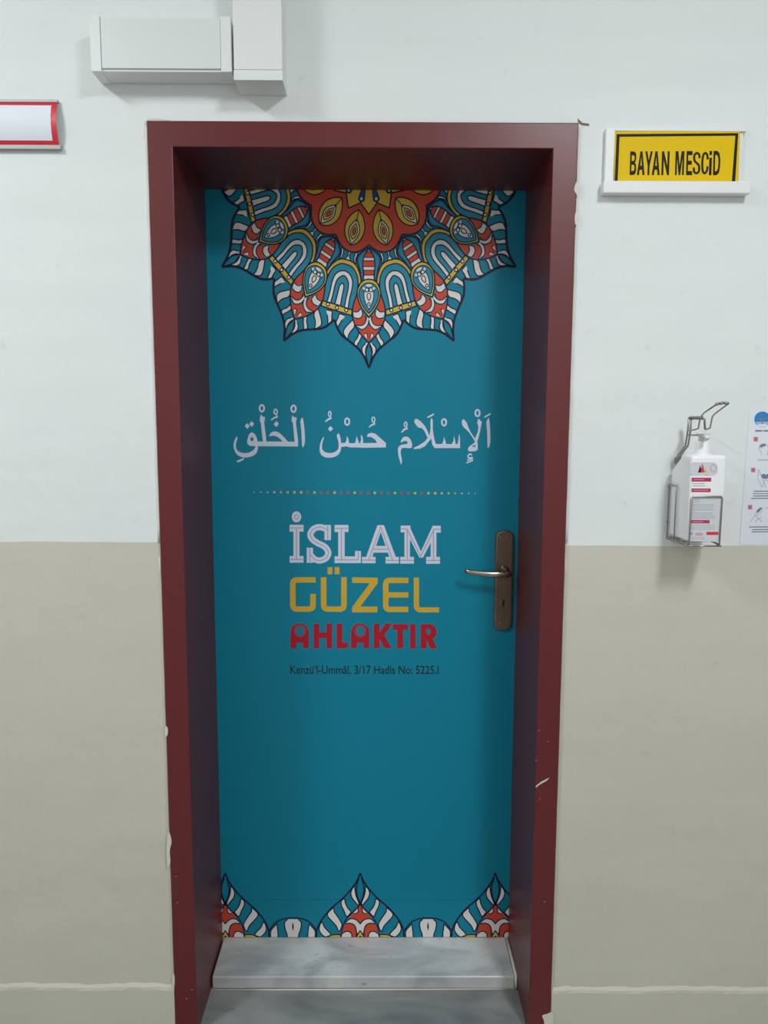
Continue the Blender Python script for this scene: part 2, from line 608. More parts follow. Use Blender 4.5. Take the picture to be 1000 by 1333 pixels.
def chip(name, m, pts, y, parent, sm=3, th=0.0008):
    """a thin flake with irregular outline traced from the photo, lying on plane y"""
    if sm:
        pts = smooth_pts(pts, sm, True)
    q = [P(a, b, y) for a, b in pts]
    bm = bmesh.new()
    f = bm.faces.new([bm.verts.new(p) for p in q])
    f.normal_update()
    if f.normal.y > 0:
        f.normal_flip()
    r = bmesh.ops.extrude_face_region(bm, geom=[f])
    bmesh.ops.translate(bm, verts=[v for v in r['geom'] if isinstance(v, bmesh.types.BMVert)], vec=(0, -th, 0))
    bmesh.ops.recalc_face_normals(bm, faces=bm.faces)
    return link_mesh(name, bm, m, parent)


chip('paint_chip', 'chip', [(751.5, 236), (748.5, 242), (747.8, 248), (750, 252), (752, 256), (754, 250), (754, 240)], -0.0001, fr)
chip('paint_chip', 'chip', [(749.5, 276), (748.3, 284), (749, 292), (752, 292), (752, 276)], -0.0001, fr)
chip('paint_chip', 'chip', [(219, 1082), (221.5, 1086), (223.5, 1096), (221, 1108), (222, 1122), (218, 1128), (217, 1100)], -0.0001, fr)
chip('paint_chip', 'chip', [(215, 945), (218.5, 948), (218, 957), (215, 958)], -0.0001, fr)
chip('paint_chip', 'chip', [(706, 1322), (712, 1320), (720, 1318), (720, 1334), (710, 1334), (708, 1328)], -0.0001, fr)
chip('paint_chip', 'chip', [(225, 1268), (227.5, 1272), (226.5, 1290), (224, 1290)], -0.0001, fr)
chip('scratch', 'chip', [(697.5, 1023.5), (704, 1018), (715, 1012.5), (712, 1016), (703, 1021), (698, 1025)], -0.0001, fr, 0)
for a, b in ((702, 951), (714, 965), (698, 990), (709, 1174), (231, 1175), (229, 1141), (250, 1288), (243, 1300), (660 + 43, 1040)):
    chip('paint_chip', 'scuff', ell(a, b, 1.2, 1.0, 7), -0.0001, fr, 0)
chip('crack', 'crack', [(752, 154), (755, 157), (758, 160), (767, 161), (767, 164), (758, 163), (753, 160)], YW - 0.0002, fr, 0)
chip('crack', 'chip', [(188, 160), (192, 155), (206, 154), (222, 156.5), (206, 157.8), (191, 158.5), (189.5, 180), (187, 180)], YW - 0.0002, fr, 0, 0.0005)

# bead of wall filler down both outer edges of the frame
for s in (-1, 1):
    bm = bmesh.new()
    pts = []
    rng = random.Random(s + 5)
    for i in range(60):
        z = 0.0 + (ZO - 0.01) * i / 59
        pts.append((s * (XO + 0.003 + rng.uniform(-0.0012, 0.0012)), YW + 0.001, z))
    lowp = [p for p in pts if p[2] <= Z_DADO]
    upp = [p for p in pts if p[2] >= Z_DADO]
    tube('filler_bead', 'beige', lowp, 0.005, fr, 6)
    tube('filler_bead', 'plain_white', upp, 0.005, fr, 6)

# marble sill
sill = empty('trim_2', (0, YT, 0))
tag(sill, 'stained white marble sill with rounded nosing under the teal door', 'sill', kind='structure')
bm = bmesh.new()
add_box(bm, -HW + 0.003, HW - 0.008, YT, DEP + 0.05, 0.0, ZT, 0.004, 3)
link_mesh('sill_slab', bm, 'sill', sill)
tube('sealant', 'caulk', [(HW - 0.004, DEP - 0.002, ZT), (HW - 0.004, YT + 0.08, ZT + 0.001), (HW - 0.004, YT + 0.002, ZT), (HW - 0.004, YT - 0.001, 0.004)], 0.0045, sill, 6)
tube('sealant', 'caulk', [(-HW + 0.002, YT - 0.003, 0.001), (-0.1, YT - 0.003, 0.001), (HW - 0.008, YT - 0.001, 0.001)], 0.0018, sill, 6)

# ------------------------------------------------------------------ door leaf with printed film
door = empty('door_1', (0, DEP, ZT))
tag(door, 'teal printed door with mandala, white Arabic line and Turkish hadith lettering', 'door', kind='structure')
leaf = box('leaf', 'leafwood', -HW - 0.02, HW + 0.02, DEP + 0.001, DEP + 0.042, ZT + 0.001, ZS + 0.02, door)
YF = DEP + 0.0002
ZSEAM = P(469, 1171, DEP)[2]
CL = (-HW - 0.015, HW + 0.015, ZT + 0.002, ZS + 0.015)


def sheet(name, z0, z1):
    bm = bmesh.new()
    add_box(bm, CL[0], CL[1], YF, DEP + 0.001, z0, z1)
    return link_mesh(name, bm, 'teal', door)


film_top = sheet('vinyl_film', ZSEAM + 0.0004, CL[3])
film_low = sheet('vinyl_film', CL[2], ZSEAM - 0.0004)


def mirror(pts):
    return [(-x, y) for x, y in pts][::-1]


def make_petal_print():
    """one half of a twelfth of the mandala, in units of the enlarged view (dx from the petal axis, Y downwards)"""
    fills, strokes, circ = [], [], []
    Fl = lambda pts, m, l, sm=3: fills.append((pts, m, l, sm))
    St = lambda pts, wd, l=6, sm=4, m='print_navy': strokes.append((pts, wd, l, sm, m))
    bd = lambda Y: 0.2251 * (Y + 867)
    # striped outer petal
    stripes = [[(5, 1052), (14, 1090), (29, 1135), (33, 1175), (36, 1208), (56, 1190), (72, 1155), (76, 1115), (62, 1085), (38, 1062)],
               [(78, 985), (98, 1030), (122, 1070), (131, 1098), (155, 1080), (160, 1055), (152, 1030), (128, 1000), (112, 960), (105, 925)],
               [(178, 805), (225, 852), (262, 895), (277, 935), (266, 970), (231, 1012), (222, 975), (198, 930), (163, 890), (154, 850)],
               [(258, 758), (316, 738), (335, 780), (357, 830), (352, 860), (336, 880), (316, 845), (288, 800)]]
    for s in stripes:
        Fl(s, 'print_white', 2)
        St(s, 8, 3, 3)
    edge = [(0, 1325), (24, 1265), (58, 1190), (118, 1112), (208, 1038), (290, 972), (338, 900), (374, 802)]
    St(edge, 15, 7)
    St([(0, 1052), (27, 1100), (37, 1155), (26, 1215), (5, 1300)], 8)
    # inner pointed ornament
    St([(0, 1052), (60, 995), (120, 915), (158, 840), (176, 780), (180, 740), (176, 690)], 9)
    Fl([(0, 1030), (30, 1010), (70, 970), (105, 915), (60, 915), (20, 880), (0, 868)], 'print_orange', 1, 0)
    Fl([(12, 1005), (24, 950), (48, 958), (36, 990)], 'print_white', 2)
    St([(12, 1005), (24, 950), (48, 958)], 6)
    Fl([(0, 805), (8, 850), (40, 890), (80, 905), (118, 885), (126, 868), (84, 866), (45, 848), (25, 810), (15, 775)], 'print_white', 2)
    St([(0, 805), (8, 850), (40, 892), (80, 908), (124, 880)], 7)
    Fl([(40, 758), (30, 800), (48, 845), (90, 866), (130, 862), (158, 835), (168, 790), (140, 795), (100, 780), (78, 745), (66, 730)], 'print_orange', 2)
    St([(40, 758), (30, 800), (48, 845), (90, 866), (140, 858)], 7)
    Fl([(72, 712), (66, 740), (84, 775), (118, 788), (150, 780), (164, 750), (162, 716), (130, 720), (104, 690)], 'print_white', 3)
    St([(76, 705), (68, 740), (84, 775), (118, 788), (155, 780)], 7)
    Fl([(104, 640), (92, 680), (106, 705), (132, 718), (160, 710), (170, 690), (160, 640), (140, 570), (128, 560)], 'print_orange', 3)
    St([(92, 680), (106, 705), (132, 718), (165, 712)], 7)
    # teardrop jewel
    drop = [(0, 362), (45, 370), (82, 396), (110, 440), (125, 490), (125, 535), (114, 590), (90, 650), (50, 712), (0, 775)]
    Fl(drop + [(0, 568)], 'print_yellow', 4, 0)
    St(drop, 9)
    din = [(0, 402), (40, 410), (75, 436), (100, 480), (107, 522), (100, 570), (78, 630), (40, 690), (0, 735)]
    Fl(din + [(0, 568)], 'print_teal', 5, 0)
    St(din, 7)
    Fl([(0, 690), (25, 645), (46, 590), (54, 540), (52, 505), (20, 495), (0, 500)], 'print_white', 6, 0)
    St([(0, 690), (25, 645), (46, 590), (54, 540), (52, 505), (70, 470)], 6, 7)
    Fl(ell(0, 430, 34, 15, 14), 'print_white', 6, 0)
    Fl(ell(54, 464, 15, 17, 10), 'print_white', 6, 0)
    Fl(ell(22, 478, 18, 20, 10), 'print_white', 7, 0)
    St(ell(22, 478, 20, 22, 12) + [(42, 478)], 6, 8, 0)
    St([(0, 510), (16, 525), (20, 550), (10, 580), (0, 595)], 6, 8)
    Fl(ell(0, 632, 11, 14, 10), 'print_white', 7, 0)
    St(ell(0, 632, 14, 17, 12) + [(14, 632)], 6, 8, 0)
    # striped tongue above it
    tw = [(0, 18), (8, 45), (20, 66), (42, 92), (56, 130), (64, 175), (66, 222), (60, 270), (55, 318), (62, 366)]
    Y = np.array([p[1] for p in tw]); X = np.array([p[0] for p in tw])
    def seg(y0, y1, m):
        ys = np.linspace(y0, y1, 5)
        Fl([(0, y0)] + [(float(np.interp(y, Y, X)), float(y)) for y in ys] + [(0, y1)], m, 4, 0)
    for y0, y1, m in ((20, 66, 'print_white'), (70, 126, 'print_orange'), (126, 162, 'print_white'), (162, 226, 'print_orange'), (226, 265, 'print_white'), (265, 318, 'print_orange'), (318, 366, 'print_white')):
        seg(y0, y1, m)
        St([(0, y1), (float(np.interp(y1, Y, X)), y1)], 6, 5, 0)
    St(tw, 8)
    Fl([(4, 16), (40, 45), (100, 92), (130, 150), (120, 205), (92, 290), (82, 385), (62, 366), (55, 318), (66, 222), (56, 130), (20, 66)], 'print_blue', 2, 0)
    Fl([(30, 50), (70, 80), (105, 120), (116, 160), (104, 205), (82, 285), (72, 360), (66, 330), (74, 230), (64, 130)], 'print_teal', 3, 0)
    St([(4, 16), (40, 42), (90, 76), (124, 120), (128, 165), (110, 225), (92, 300)], 8)
    Fl([(116, 75), (141, 78), (160, 128), (158, 172), (141, 205), (143, 150), (130, 110)], 'print_white', 2)
    St([(116, 75), (141, 78), (160, 128), (158, 172), (141, 205), (143, 150), (130, 110), (116, 75)], 7, 3)
    Fl([(200, 70), (bd(62), 62), (bd(110), 110), (bd(150), 150), (208, 150), (218, 112)], 'print_white', 2, 0)
    St([(196, 68), (212, 112), (200, 152)], 7, 3)
    # gold arch with nested arches
    ao = [(83, 402), (90, 345), (106, 280), (136, 216), (176, 176), (212, 160), (bd(152), 153)]
    ai = [(116, 408), (121, 350), (141, 290), (176, 236), (212, 212), (bd(202), 203)]
    Fl(ao + ai[::-1], 'print_yellow', 4, 0)
    Fl(ai + [(bd(690), 690), (180, 690), (160, 610), (135, 540), (122, 480)], 'print_teal', 3, 0)
    St(ao, 9)
    St(ai + [], 8)
    St([(116, 408), (122, 480), (135, 540), (160, 610), (180, 690)], 9)
    wo = [(226, 682), (206, 560), (186, 480), (176, 412), (182, 358), (206, 310), (236, 284), (bd(272), 272)]
    wi = [(266, 672), (246, 560), (227, 480), (221, 412), (231, 370), (250, 338), (bd(320), 321)]
    Fl(wo + wi[::-1], 'print_white', 4, 0)
    St(wo, 8, 5)
    St(wi, 8, 5)
    co = [(311, 660), (291, 550), (276, 480), (271, 440), (278, 414), (bd(402), 403)]
    Fl(co + [(bd(655), 655)], 'print_white', 4, 0)
    St(co, 8, 5)
    band = [(181, 697), (bd(641), 641), (bd(704), 704), (187, 757)]
    Fl(band, 'print_yellow', 6, 0)
    St(band, 9, 7, 0)
    St([band[3], band[0]], 9, 7, 0)
    for c in ((245, 698), (bd(672), 672)):
        circ.append((c, 17, 23))
    # red rosette lobe with its leaf
    lobe = [(0, -10), (20, 6), (76, 45), (120, 62), (166, 68), (212, 60)]
    Fl(smooth_pts(lobe, 4) + [(bd(-470), -470), (0, -470)], 'print_orange', 5, 0)
    St(lobe, 10)
    lf = [(107, -393), (63, -313), (43, -206), (63, -113), (109, -46), (165, -12), (bd(-8), -8)]
    Fl(smooth_pts(lf, 4) + [(107, -390)], 'print_yellow', 6, 0)
    St(lf, 8, 7)
    l2 = [(131, -290), (110, -230), (100, -165), (118, -105), (160, -50), (188, -14)]
    Fl(smooth_pts(l2, 4), 'print_white', 7, 0)
    St(l2, 7, 8)
    l3 = [(140, -248), (124, -190), (126, -140), (148, -95), (178, -70)]
    Fl(smooth_pts(l3, 4), 'print_yellow', 8, 0)
    St(l3, 6, 9)
    l4 = [(148, -205), (140, -170), (150, -135), (169, -115)]
    Fl(smooth_pts(l4, 4), 'print_orange', 9, 0)
    St(l4, 5, 10)
    St([(107, -393), (bd(-255), -255)], 6, 9, 0)
    # centre star
    star = [(0, -338), (40, -400), (90, -466)]
    Fl([(0, -338), (90, -466), (bd(-700), -700), (0, -700)], 'print_yellow', 7, 0)
    St([(0, -338), (90, -466)], 9, 8, 0)
    Fl([(90, -470), (52, -490), (44, -560), (40, -640), (bd(-640), -640)], 'print_blue', 8, 0)
    St([(90, -470), (52, -490), (44, -560), (40, -640)], 7, 9, 0)
    Fl([(84, -494), (66, -500), (70, -528), (bd(-508), -508)], 'print_white', 9, 0)
    return fills, strokes, circ


fills, strokes, circ = make_petal_print()
MC = (480.3, 216.0)
ST = 1.19


def sector_conv(k, sgn):
    a = math.radians(30 * k)
    ca, sa = math.cos(a), math.sin(a)

    def f(dx, Y):
        u = sgn * dx / 8.333
        v = (320 + Y / 8.333 - MC[1]) / ST
        uu = u * ca + v * sa
        vv = -u * sa + v * ca
        # same stretch in both halves; the plane mapping does the perspective
        q = P(MC[0] + uu, MC[1] + vv * ST, DEP)
        return (q[0], q[2])
    return f


pr = Print(YF, None)
for k in (-3, -2, -1, 0, 1, 2, 3):
    for sgn in (1, -1):
        pr.conv = sector_conv(k, sgn)
        pr.jit = (0.0 if sgn > 0 else 0.00003)
        for pts, m, l, sm in fills:
            pr.fill(pts, m, l, sm)
        for pts, wd, l, sm, m in strokes:
            pr.stroke(pts, wd * 1.6, m, l, False, sm)
        for c, r, r2 in circ:
            pr.fill(ell(c[0], c[1], r2, r2 * 1.1, 14), 'print_navy', 8, 0)
            pr.fill(ell(c[0], c[1], r2 - 11, (r2 - 11) * 1.1, 12), 'print_white', 9, 0)
pr.build('mandala_print', film_top, CL)

# border along the foot of the door
pr = Print(YF, None)
B = 7.143
stripes = [[(52, 170), (75, 195), (87, 230), (77, 275), (45, 318), (18, 345), (12, 325), (37, 260), (47, 210)],
           [(147, 285), (177, 310), (172, 355), (152, 395), (127, 450), (95, 425), (87, 405), (117, 370), (137, 325)],
           [(247, 370), (302, 420), (297, 455), (257, 500), (222, 540), (197, 590), (172, 545), (172, 515), (207, 455), (242, 405)],
           [(357, 500), (382, 555), (370, 600), (327, 640), (277, 628), (285, 600), (332, 550)]]
for ax in (293.4, 469.0, 645.0):
    for sgn in (1, -1):
        def cv(dx, Y, ax=ax, sgn=sgn):
            q = P(ax + sgn * dx / B, 1130 + Y / B, DEP)
            return (q[0], q[2])
        pr.conv = cv
        pr.jit = 0.0 if sgn > 0 else 0.00003
        for s in stripes:
            pr.fill(s, 'print_white', 2, 3)
            pr.stroke(s, 11, 'print_navy', 3, True, 3)
        pr.stroke([(0, 45), (25, 108), (60, 165), (110, 228), (180, 298), (245, 352), (300, 408), (350, 470), (385, 530), (402, 582), (410, 660)], 14, 'print_navy', 6, False, 4)
        pr.stroke([(0, 330), (-1, 330), (25, 270), (36, 210), (30, 150), (10, 90)], 11, 'print_navy', 6, False, 4)
        pr.stroke([(0, 338), (80, 420), (130, 475), (160, 540), (182, 660)], 10, 'print_navy', 6, False, 4)
        pr.fill([(0, 345), (75, 428), (105, 462), (60, 470), (20, 500), (0, 515)], 'print_orange', 2)
        pr.fill([(18, 372), (24, 412), (52, 425), (56, 412)], 'print_white', 3)
        pr.stroke([(16, 365), (22, 412), (56, 428)], 9, 'print_navy', 4, False)
        pr.fill([(0, 520), (25, 490), (60, 472), (100, 474), (132, 500), (128, 515), (80, 512), (52, 532), (38, 570), (20, 612), (0, 580)], 'print_white', 3)
        pr.stroke([(0, 520), (25, 490), (60, 472), (100, 474), (135, 505)], 11, 'print_navy', 5, False, 3)
        pr.fill([(35, 650), (38, 570), (58, 527), (100, 512), (138, 518), (158, 560), (172, 620), (176, 650)], 'print_orange', 4)
        pr.stroke([(35, 650), (38, 570), (58, 527), (100, 512), (142, 520)], 11, 'print_navy', 5, False, 3)
        pr.fill([(78, 670), (76, 640), (82, 608), (105, 590), (135, 590), (160, 608), (172, 640), (174, 670)], 'print_white', 5)
        pr.stroke([(78, 670), (76, 640), (82, 608), (105, 590), (135, 590), (160, 608)], 11, 'print_navy', 6, False, 3)
        pr.fill([(0, 585), (36, 640), (40, 670), (0, 670)], 'print_yellow', 4)
        pr.stroke([(0, 580), (36, 640), (44, 670)], 11, 'print_navy', 5)
        pr.fill([(0, 628), (14, 640), (0, 650)], 'print_navy', 5)
        pr.fill([(188, 670), (186, 624), (250, 622), (330, 645), (340, 670)], 'print_yellow', 2)
        pr.stroke([(178, 620), (250, 620), (330, 645), (380, 665)], 11, 'print_navy', 4, False, 3)
for ax in (381.4, 557.3):
    for sgn in (1, -1):
        def cv(dx, Y, ax=ax, sgn=sgn):
            q = P(ax + sgn * dx / B, 1130 + Y / B, DEP)
            return (q[0], q[2])
        pr.conv = cv
        pr.jit = 0.0 if sgn > 0 else 0.00003
        pr.stroke([(0, 463), (80, 470), (150, 500), (190, 540), (220, 582)], 12, 'print_navy', 6, False, 4)
        c = [(0, 475), (50, 478), (74, 500), (78, 530), (70, 575), (55, 615), (50, 670)]
        pr.fill(smooth_pts(c, 3) + [(0, 670)], 'print_white', 2)
        pr.stroke(c[1:], 11, 'print_navy', 3, False, 3)
        s = [(150, 520), (200, 572), (210, 600), (205, 670), (135, 670), (140, 590)]
        pr.fill(s, 'print_white', 2)
        pr.stroke(s, 11, 'print_navy', 3, True)
        pr.fill([(0, 500), (7, 530), (7, 555), (0, 585)], 'print_navy', 4)
pr.build('border_print', film_low, CL)

# Arabic line
E1, E2, E3 = crop(295, 515, 8.333, DEP), crop(405, 515, 8.333, DEP), crop(510, 515, 7.143, DEP)
ar = Print(YF, E1)


def A(pts, sm=2):
    ar.fill(pts, 'print_lilac', 0, sm)


def ring(cx, cy, rx, ry, wd):
    ar.stroke(ell(cx, cy, rx - wd / 2, ry - wd / 2, 18), wd, 'print_lilac', 1, True)


A([(822, 238), (835, 280), (848, 400), (850, 500), (840, 540), (825, 562), (818, 520), (812, 400), (803, 300), (803, 265)])
A([(715, 212), (730, 232), (762, 240), (752, 292), (755, 320), (776, 480), (775, 552), (740, 552), (738, 490), (720, 300), (704, 268)], 0)
A([(775, 500), (775, 552), (330, 548), (330, 497)], 0)
A([(463, 440), (478, 408), (515, 388), (570, 402), (620, 448), (668, 500), (700, 505), (690, 530), (600, 530), (612, 505), (565, 455), (515, 435), (482, 438)])
A([(540, 275), (568, 305), (540, 340), (510, 310)], 0)
ring(532, 175, 24, 34, 14)
A([(544, 195), (560, 236), (520, 248), (490, 268), (478, 262), (512, 234), (535, 225)], 0)
A([(373, 203), (390, 225), (418, 235), (408, 290), (428, 450), (432, 512), (398, 512), (388, 450), (372, 300), (358, 262)], 0)
A([(280, 400), (315, 430), (335, 490), (341, 550), (330, 610), (300, 645), (240, 668), (170, 668), (115, 640), (85, 592), (75, 540), (85, 490), (110, 443), (117, 465), (102, 520), (105, 570), (130, 605), (180, 622), (240, 618), (290, 590), (312, 560), (308, 548), (260, 545), (230, 525), (225, 490), (240, 430), (260, 405)], 3)
ar.fill(ell(276, 472, 18, 22), 'teal', 2)
A([(222, 298), (250, 330), (225, 362), (197, 330)], 0)
A([(270, 278), (300, 305), (275, 338), (245, 310)], 0)
A([(190, 675), (182, 700), (120, 724), (108, 708)], 0)
ring(383, 137, 34, 45, 19)
ring(727, 142, 34, 45, 19)
ar.conv = E2
ring(203, 200, 20, 34, 13)
A([(213, 222), (225, 250), (195, 265), (160, 288), (150, 280), (185, 245), (205, 240)], 0)
A([(210, 330), (238, 358), (210, 390), (183, 362)], 0)
A([(300, 410), (318, 450), (325, 520), (326, 570), (310, 620), (275, 655), (220, 672), (160, 670), (110, 640), (92, 590), (98, 530), (115, 480), (135, 448), (138, 465), (122, 520), (120, 570), (140, 605), (190, 622), (250, 615), (290, 585), (300, 550), (295, 490), (280, 440), (290, 415)], 3)
A([(322, 512), (440, 516), (540, 516), (800, 512), (812, 562), (560, 565), (500, 562), (430, 562), (380, 550), (322, 560)], 0)
A([(390, 438), (405, 470), (414, 522), (440, 530), (440, 550), (375, 548), (365, 525), (385, 480)], 0)
A([(495, 438), (512, 490), (520, 535), (470, 545), (488, 480)], 0)
A([(548, 423), (562, 460), (566, 520), (556, 562), (515, 560), (535, 510), (545, 470), (540, 440)], 0)
ring(392, 282, 33, 45, 18)
A([(603, 445), (618, 415), (655, 402), (700, 415), (760, 468), (812, 514), (812, 562), (715, 540), (722, 520), (690, 470), (650, 448)], 0)
ring(677, 260, 22, 34, 13)
A([(687, 282), (700, 312), (665, 325), (630, 348), (625, 340), (655, 310), (675, 300)], 0)
ar.conv = E3
A([(85, 425), (105, 390), (135, 380), (165, 395), (185, 430), (188, 482), (150, 488), (105, 485), (85, 510), (88, 560), (96, 610), (88, 640), (78, 610), (62, 550), (58, 500), (70, 470), (100, 455), (140, 450), (150, 435), (130, 420), (105, 425), (92, 436)])
ring(130, 268, 18, 27, 11)
A([(140, 285), (152, 312), (125, 320), (95, 345), (88, 340), (115, 305), (135, 300)], 0)
A([(210, 240), (222, 217), (245, 222), (290, 260), (325, 310), (352, 388), (332, 388), (305, 330), (275, 300), (250, 298), (225, 270)])
A([(368, 206), (382, 225), (382, 310), (395, 400), (410, 450), (632, 450), (635, 488), (400, 488), (378, 455), (368, 400), (350, 420), (310, 470), (260, 493), (205, 496), (205, 485), (250, 465), (310, 425), (350, 370), (362, 310), (360, 240)], 0)
A([(330, 200), (345, 188), (395, 164), (390, 182), (335, 210)], 0)
A([(485, 383), (500, 420), (507, 456), (465, 456), (482, 420)], 0)
A([(580, 373), (590, 420), (594, 456), (555, 456), (575, 420)], 0)
A([(630, 358), (635, 400), (637, 488), (600, 470), (610, 450), (622, 410), (622, 380)], 0)
ring(487, 248, 28, 39, 16)
A([(655, 270), (652, 235), (668, 217), (695, 245), (715, 300), (740, 350), (775, 400), (800, 440), (800, 500), (780, 516), (720, 519), (708, 505), (715, 480), (760, 445), (778, 432), (760, 400), (720, 340), (690, 312), (670, 295)], 0)
ar.fill([(744, 478), (772, 456), (782, 476)], 'teal', 2)
A([(805, 212), (838, 245), (832, 275), (822, 330), (805, 400), (790, 440), (770, 430), (775, 400), (800, 340), (808, 285), (795, 255)], 0)
ring(798, 162, 28, 38, 16)
ar.stroke([(745, 553), (728, 543), (710, 560), (720, 582), (752, 572)], 13, 'print_lilac', 1, False, 3)
ar.stroke([(702, 602), (757, 583)], 12, 'print_lilac', 1)
ar.stroke([(695, 626), (757, 600)], 13, 'print_lilac', 1)
A([(903, 208), (912, 260), (918, 380), (915, 450), (895, 492), (890, 440), (888, 330), (880, 250), (890, 225)])
A([(858, 200), (870, 188), (922, 161), (918, 178), (865, 207)], 0)
ar.build('arabic_lettering', film_top)

# dotted rule
dots = Print(YF, lambda X, Y: (lambda q: (q[0], q[2]))(P(X, Y, DEP)))
for i in range(34):
    t = i / 33
    x = 331 + (619 - 331) * t
    y = 640.6 + 1.8 * t
    e = min(t, 1 - t) * 33
    r = 0.6 + min(1.0, e / 6) * 1.15
    m = 'print_white' if e < 5 else ('print_yellow' if e < 8 or i % 3 == 0 else 'print_orange')
    if 3 < e <= 6: m = 'print_yellow'
    dots.fill(ell(x, y, r, r, 10), m)
dots.build('dotted_rule', film_top)

# ISLAM
G1, G2 = crop(370, 660, 9.524, DEP), crop(470, 660, 9.091, DEP)
t1 = Print(YF, G1)
WH = lambda pts, l=0: t1.fill(pts, 'print_lilac', l)
LN = lambda pts, sm=0: t1.stroke(pts, 9, 'print_grey', 2, False, sm)
for r_ in ((68, 220, 240, 305), (115, 300, 190, 615), (68, 608, 240, 690)):
    WH(rect(*r_))
LN([(75, 258), (235, 258)]); LN([(153, 258), (153, 650)]); LN([(75, 650), (235, 650)])
WH(ell(153, 122, 58, 68, 28)); t1.stroke(ell(153, 122, 24, 30, 16), 9, 'print_grey', 2, True)
sp = [(545, 300), (495, 262), (430, 250), (362, 275), (325, 340), (350, 400), (420, 450), (500, 490), (547, 560), (522, 630), (450, 663), (380, 648), (322, 590)]
t1.stroke(sp, 77, 'print_lilac', 0, False, 5)
WH(rect(500, 222, 580, 410)); WH(rect(280, 505, 357, 692))
t1.stroke(sp, 8, 'print_grey', 2, False, 5)
LN([(541, 230), (541, 405)]); LN([(319, 510), (319, 688)])
for r_ in ((625, 222, 797, 310), (670, 300, 750, 620), (625, 612, 952, 695), (880, 545, 952, 650)):
    WH(rect(*r_))
LN([(632, 265), (790, 265)]); LN([(710, 265), (710, 655)]); LN([(630, 656), (918, 656), (918, 550)])
t1.conv = G2
WH([(195, 215), (272, 215), (415, 600), (340, 600), (235, 295), (130, 600), (58, 600)])
WH(rect(135, 460, 330, 540), 0); WH(rect(12, 590, 172, 665)); WH(rect(292, 590, 448, 668))
LN([(92, 625), (235, 235), (375, 630)]); LN([(140, 500), (328, 500)]); LN([(16, 628), (170, 628)]); LN([(296, 630), (444, 630)])
for r_ in ((470, 220, 585, 300), (515, 290, 580, 600), (465, 590, 627, 670), (825, 290, 893, 600), (772, 590, 935, 672), (850, 222, 945, 303)):
    WH(rect(*r_))
WH([(515, 220), (570, 220), (735, 580), (722, 600), (690, 595), (520, 262)])
WH([(850, 222), (900, 222), (893, 290), (735, 598), (705, 600), (685, 580)])
LN([(475, 260), (545, 260), (706, 585), (865, 262), (940, 262)]); LN([(547, 262), (547, 630)]); LN([(858, 264), (858, 632)])
LN([(470, 630), (623, 630)]); LN([(777, 632), (932, 632)])
t1.build('islam_lettering', film_top)

# GUZEL
Hc = crop(370, 740, 4.762, DEP)
t2 = Print(YF, Hc)
GO = lambda pts, wd=34: t2.stroke(pts, wd, 'print_gold')
def corner(p, a, b, n=4):
    return [((1 - t) ** 2 * a[0] + 2 * t * (1 - t) * p[0] + t * t * b[0], (1 - t) ** 2 * a[1] + 2 * t * (1 - t) * p[1] + t * t * b[1]) for t in [i / n for i in range(n + 1)]]
GO([(195, 71)] + corner((54, 71), (78, 71), (54, 95)) + corner((54, 252), (54, 226), (80, 252)) + corner((179, 252), (154, 252), (179, 226)) + [(179, 158)])
GO([(245, 54)] + corner((245, 252), (245, 226), (272, 252)) + corner((371, 252), (344, 252), (371, 226)) + [(371, 54)])
t2.fill(rect(270, -8, 299, 36), 'print_gold'); t2.fill(rect(313, -8, 343, 36), 'print_gold')
t2.fill([(422, 55), (580, 58), (580, 92), (472, 236), (578, 237), (578, 272), (422, 272), (422, 240), (532, 91), (422, 89)], 'print_gold')
GO([(770, 74)] + corner((630, 74), (656, 74), (630, 100)) + corner((630, 254), (630, 228), (656, 254)) + [(770, 254)])
GO([(630, 164), (770, 164)], 33)
GO([(820, 57)] + corner((820, 257), (820, 228), (848, 257)) + [(960, 257)], 32)
t2.build('guzel_lettering', film_top)

# AHLAKTIR
t3 = Print(YF, Hc)
RD = lambda pts, l=0: t3.fill(pts, 'print_red', l)
for cx in (96, 471):
    arch = [(cx - 57, 495)] + [(cx + 57 * math.cos(a), 398 - 58 * math.sin(a)) for a in np.linspace(math.pi, 0, 14)] + [(cx + 57, 495), (cx + 20, 495), (cx + 20, 462), (cx - 20, 462), (cx - 20, 495)]
    RD(arch)
    t3.fill(ell(cx + 2, 388, 25, 27, 22), 'teal', 1)
    t3.stroke(ell(cx + 2, 388, 33, 36, 22), 3, 'teal', 2, True)
for r_ in ((182, 342, 218, 495), (262, 342, 298, 495), (215, 396, 265, 432), (325, 342, 361, 495), (325, 458, 395, 495), (555, 342, 592, 495), (672, 345, 768, 380), (700, 345, 738, 495), (781, 345, 815, 497)):
    RD(rect(*r_))
RD([(585, 408), (628, 342), (670, 342), (622, 414), (668, 495), (622, 495), (585, 424)])
RD([(847, 345), (905, 345), (935, 358), (947, 390), (942, 418), (922, 436), (948, 497), (906, 497), (886, 445), (884, 445), (884, 497), (847, 497)])
t3.fill([(884, 375), (902, 376), (909, 391), (902, 408), (884, 410)], 'teal', 1)
t3.build('ahlaktir_lettering', film_top)
a, b = P(378, 877, DEP), P(571, 866.5, DEP)
text_polys("Kenzü’l-Ummâl, 3/17 Hadis No: 5225.I", a[0], b[0], a[2], b[2], YF - 0.0001, 'source_lettering', 'ink_blue', film_top, 0.010, ref=(0.0, 0.70))

# ------------------------------------------------------------------ door handle
HB = P(656.5, 755, DEP)[0]
zt_, zb_ = P(656, 690, DEP)[2], P(656, 820.5, DEP)[2]
xl_, xr_ = P(643.8, 750, DEP)[0], P(667.8, 750, DEP)[0]
pc = (xl_ + xr_) / 2
ph = (xr_ - xl_) / 2


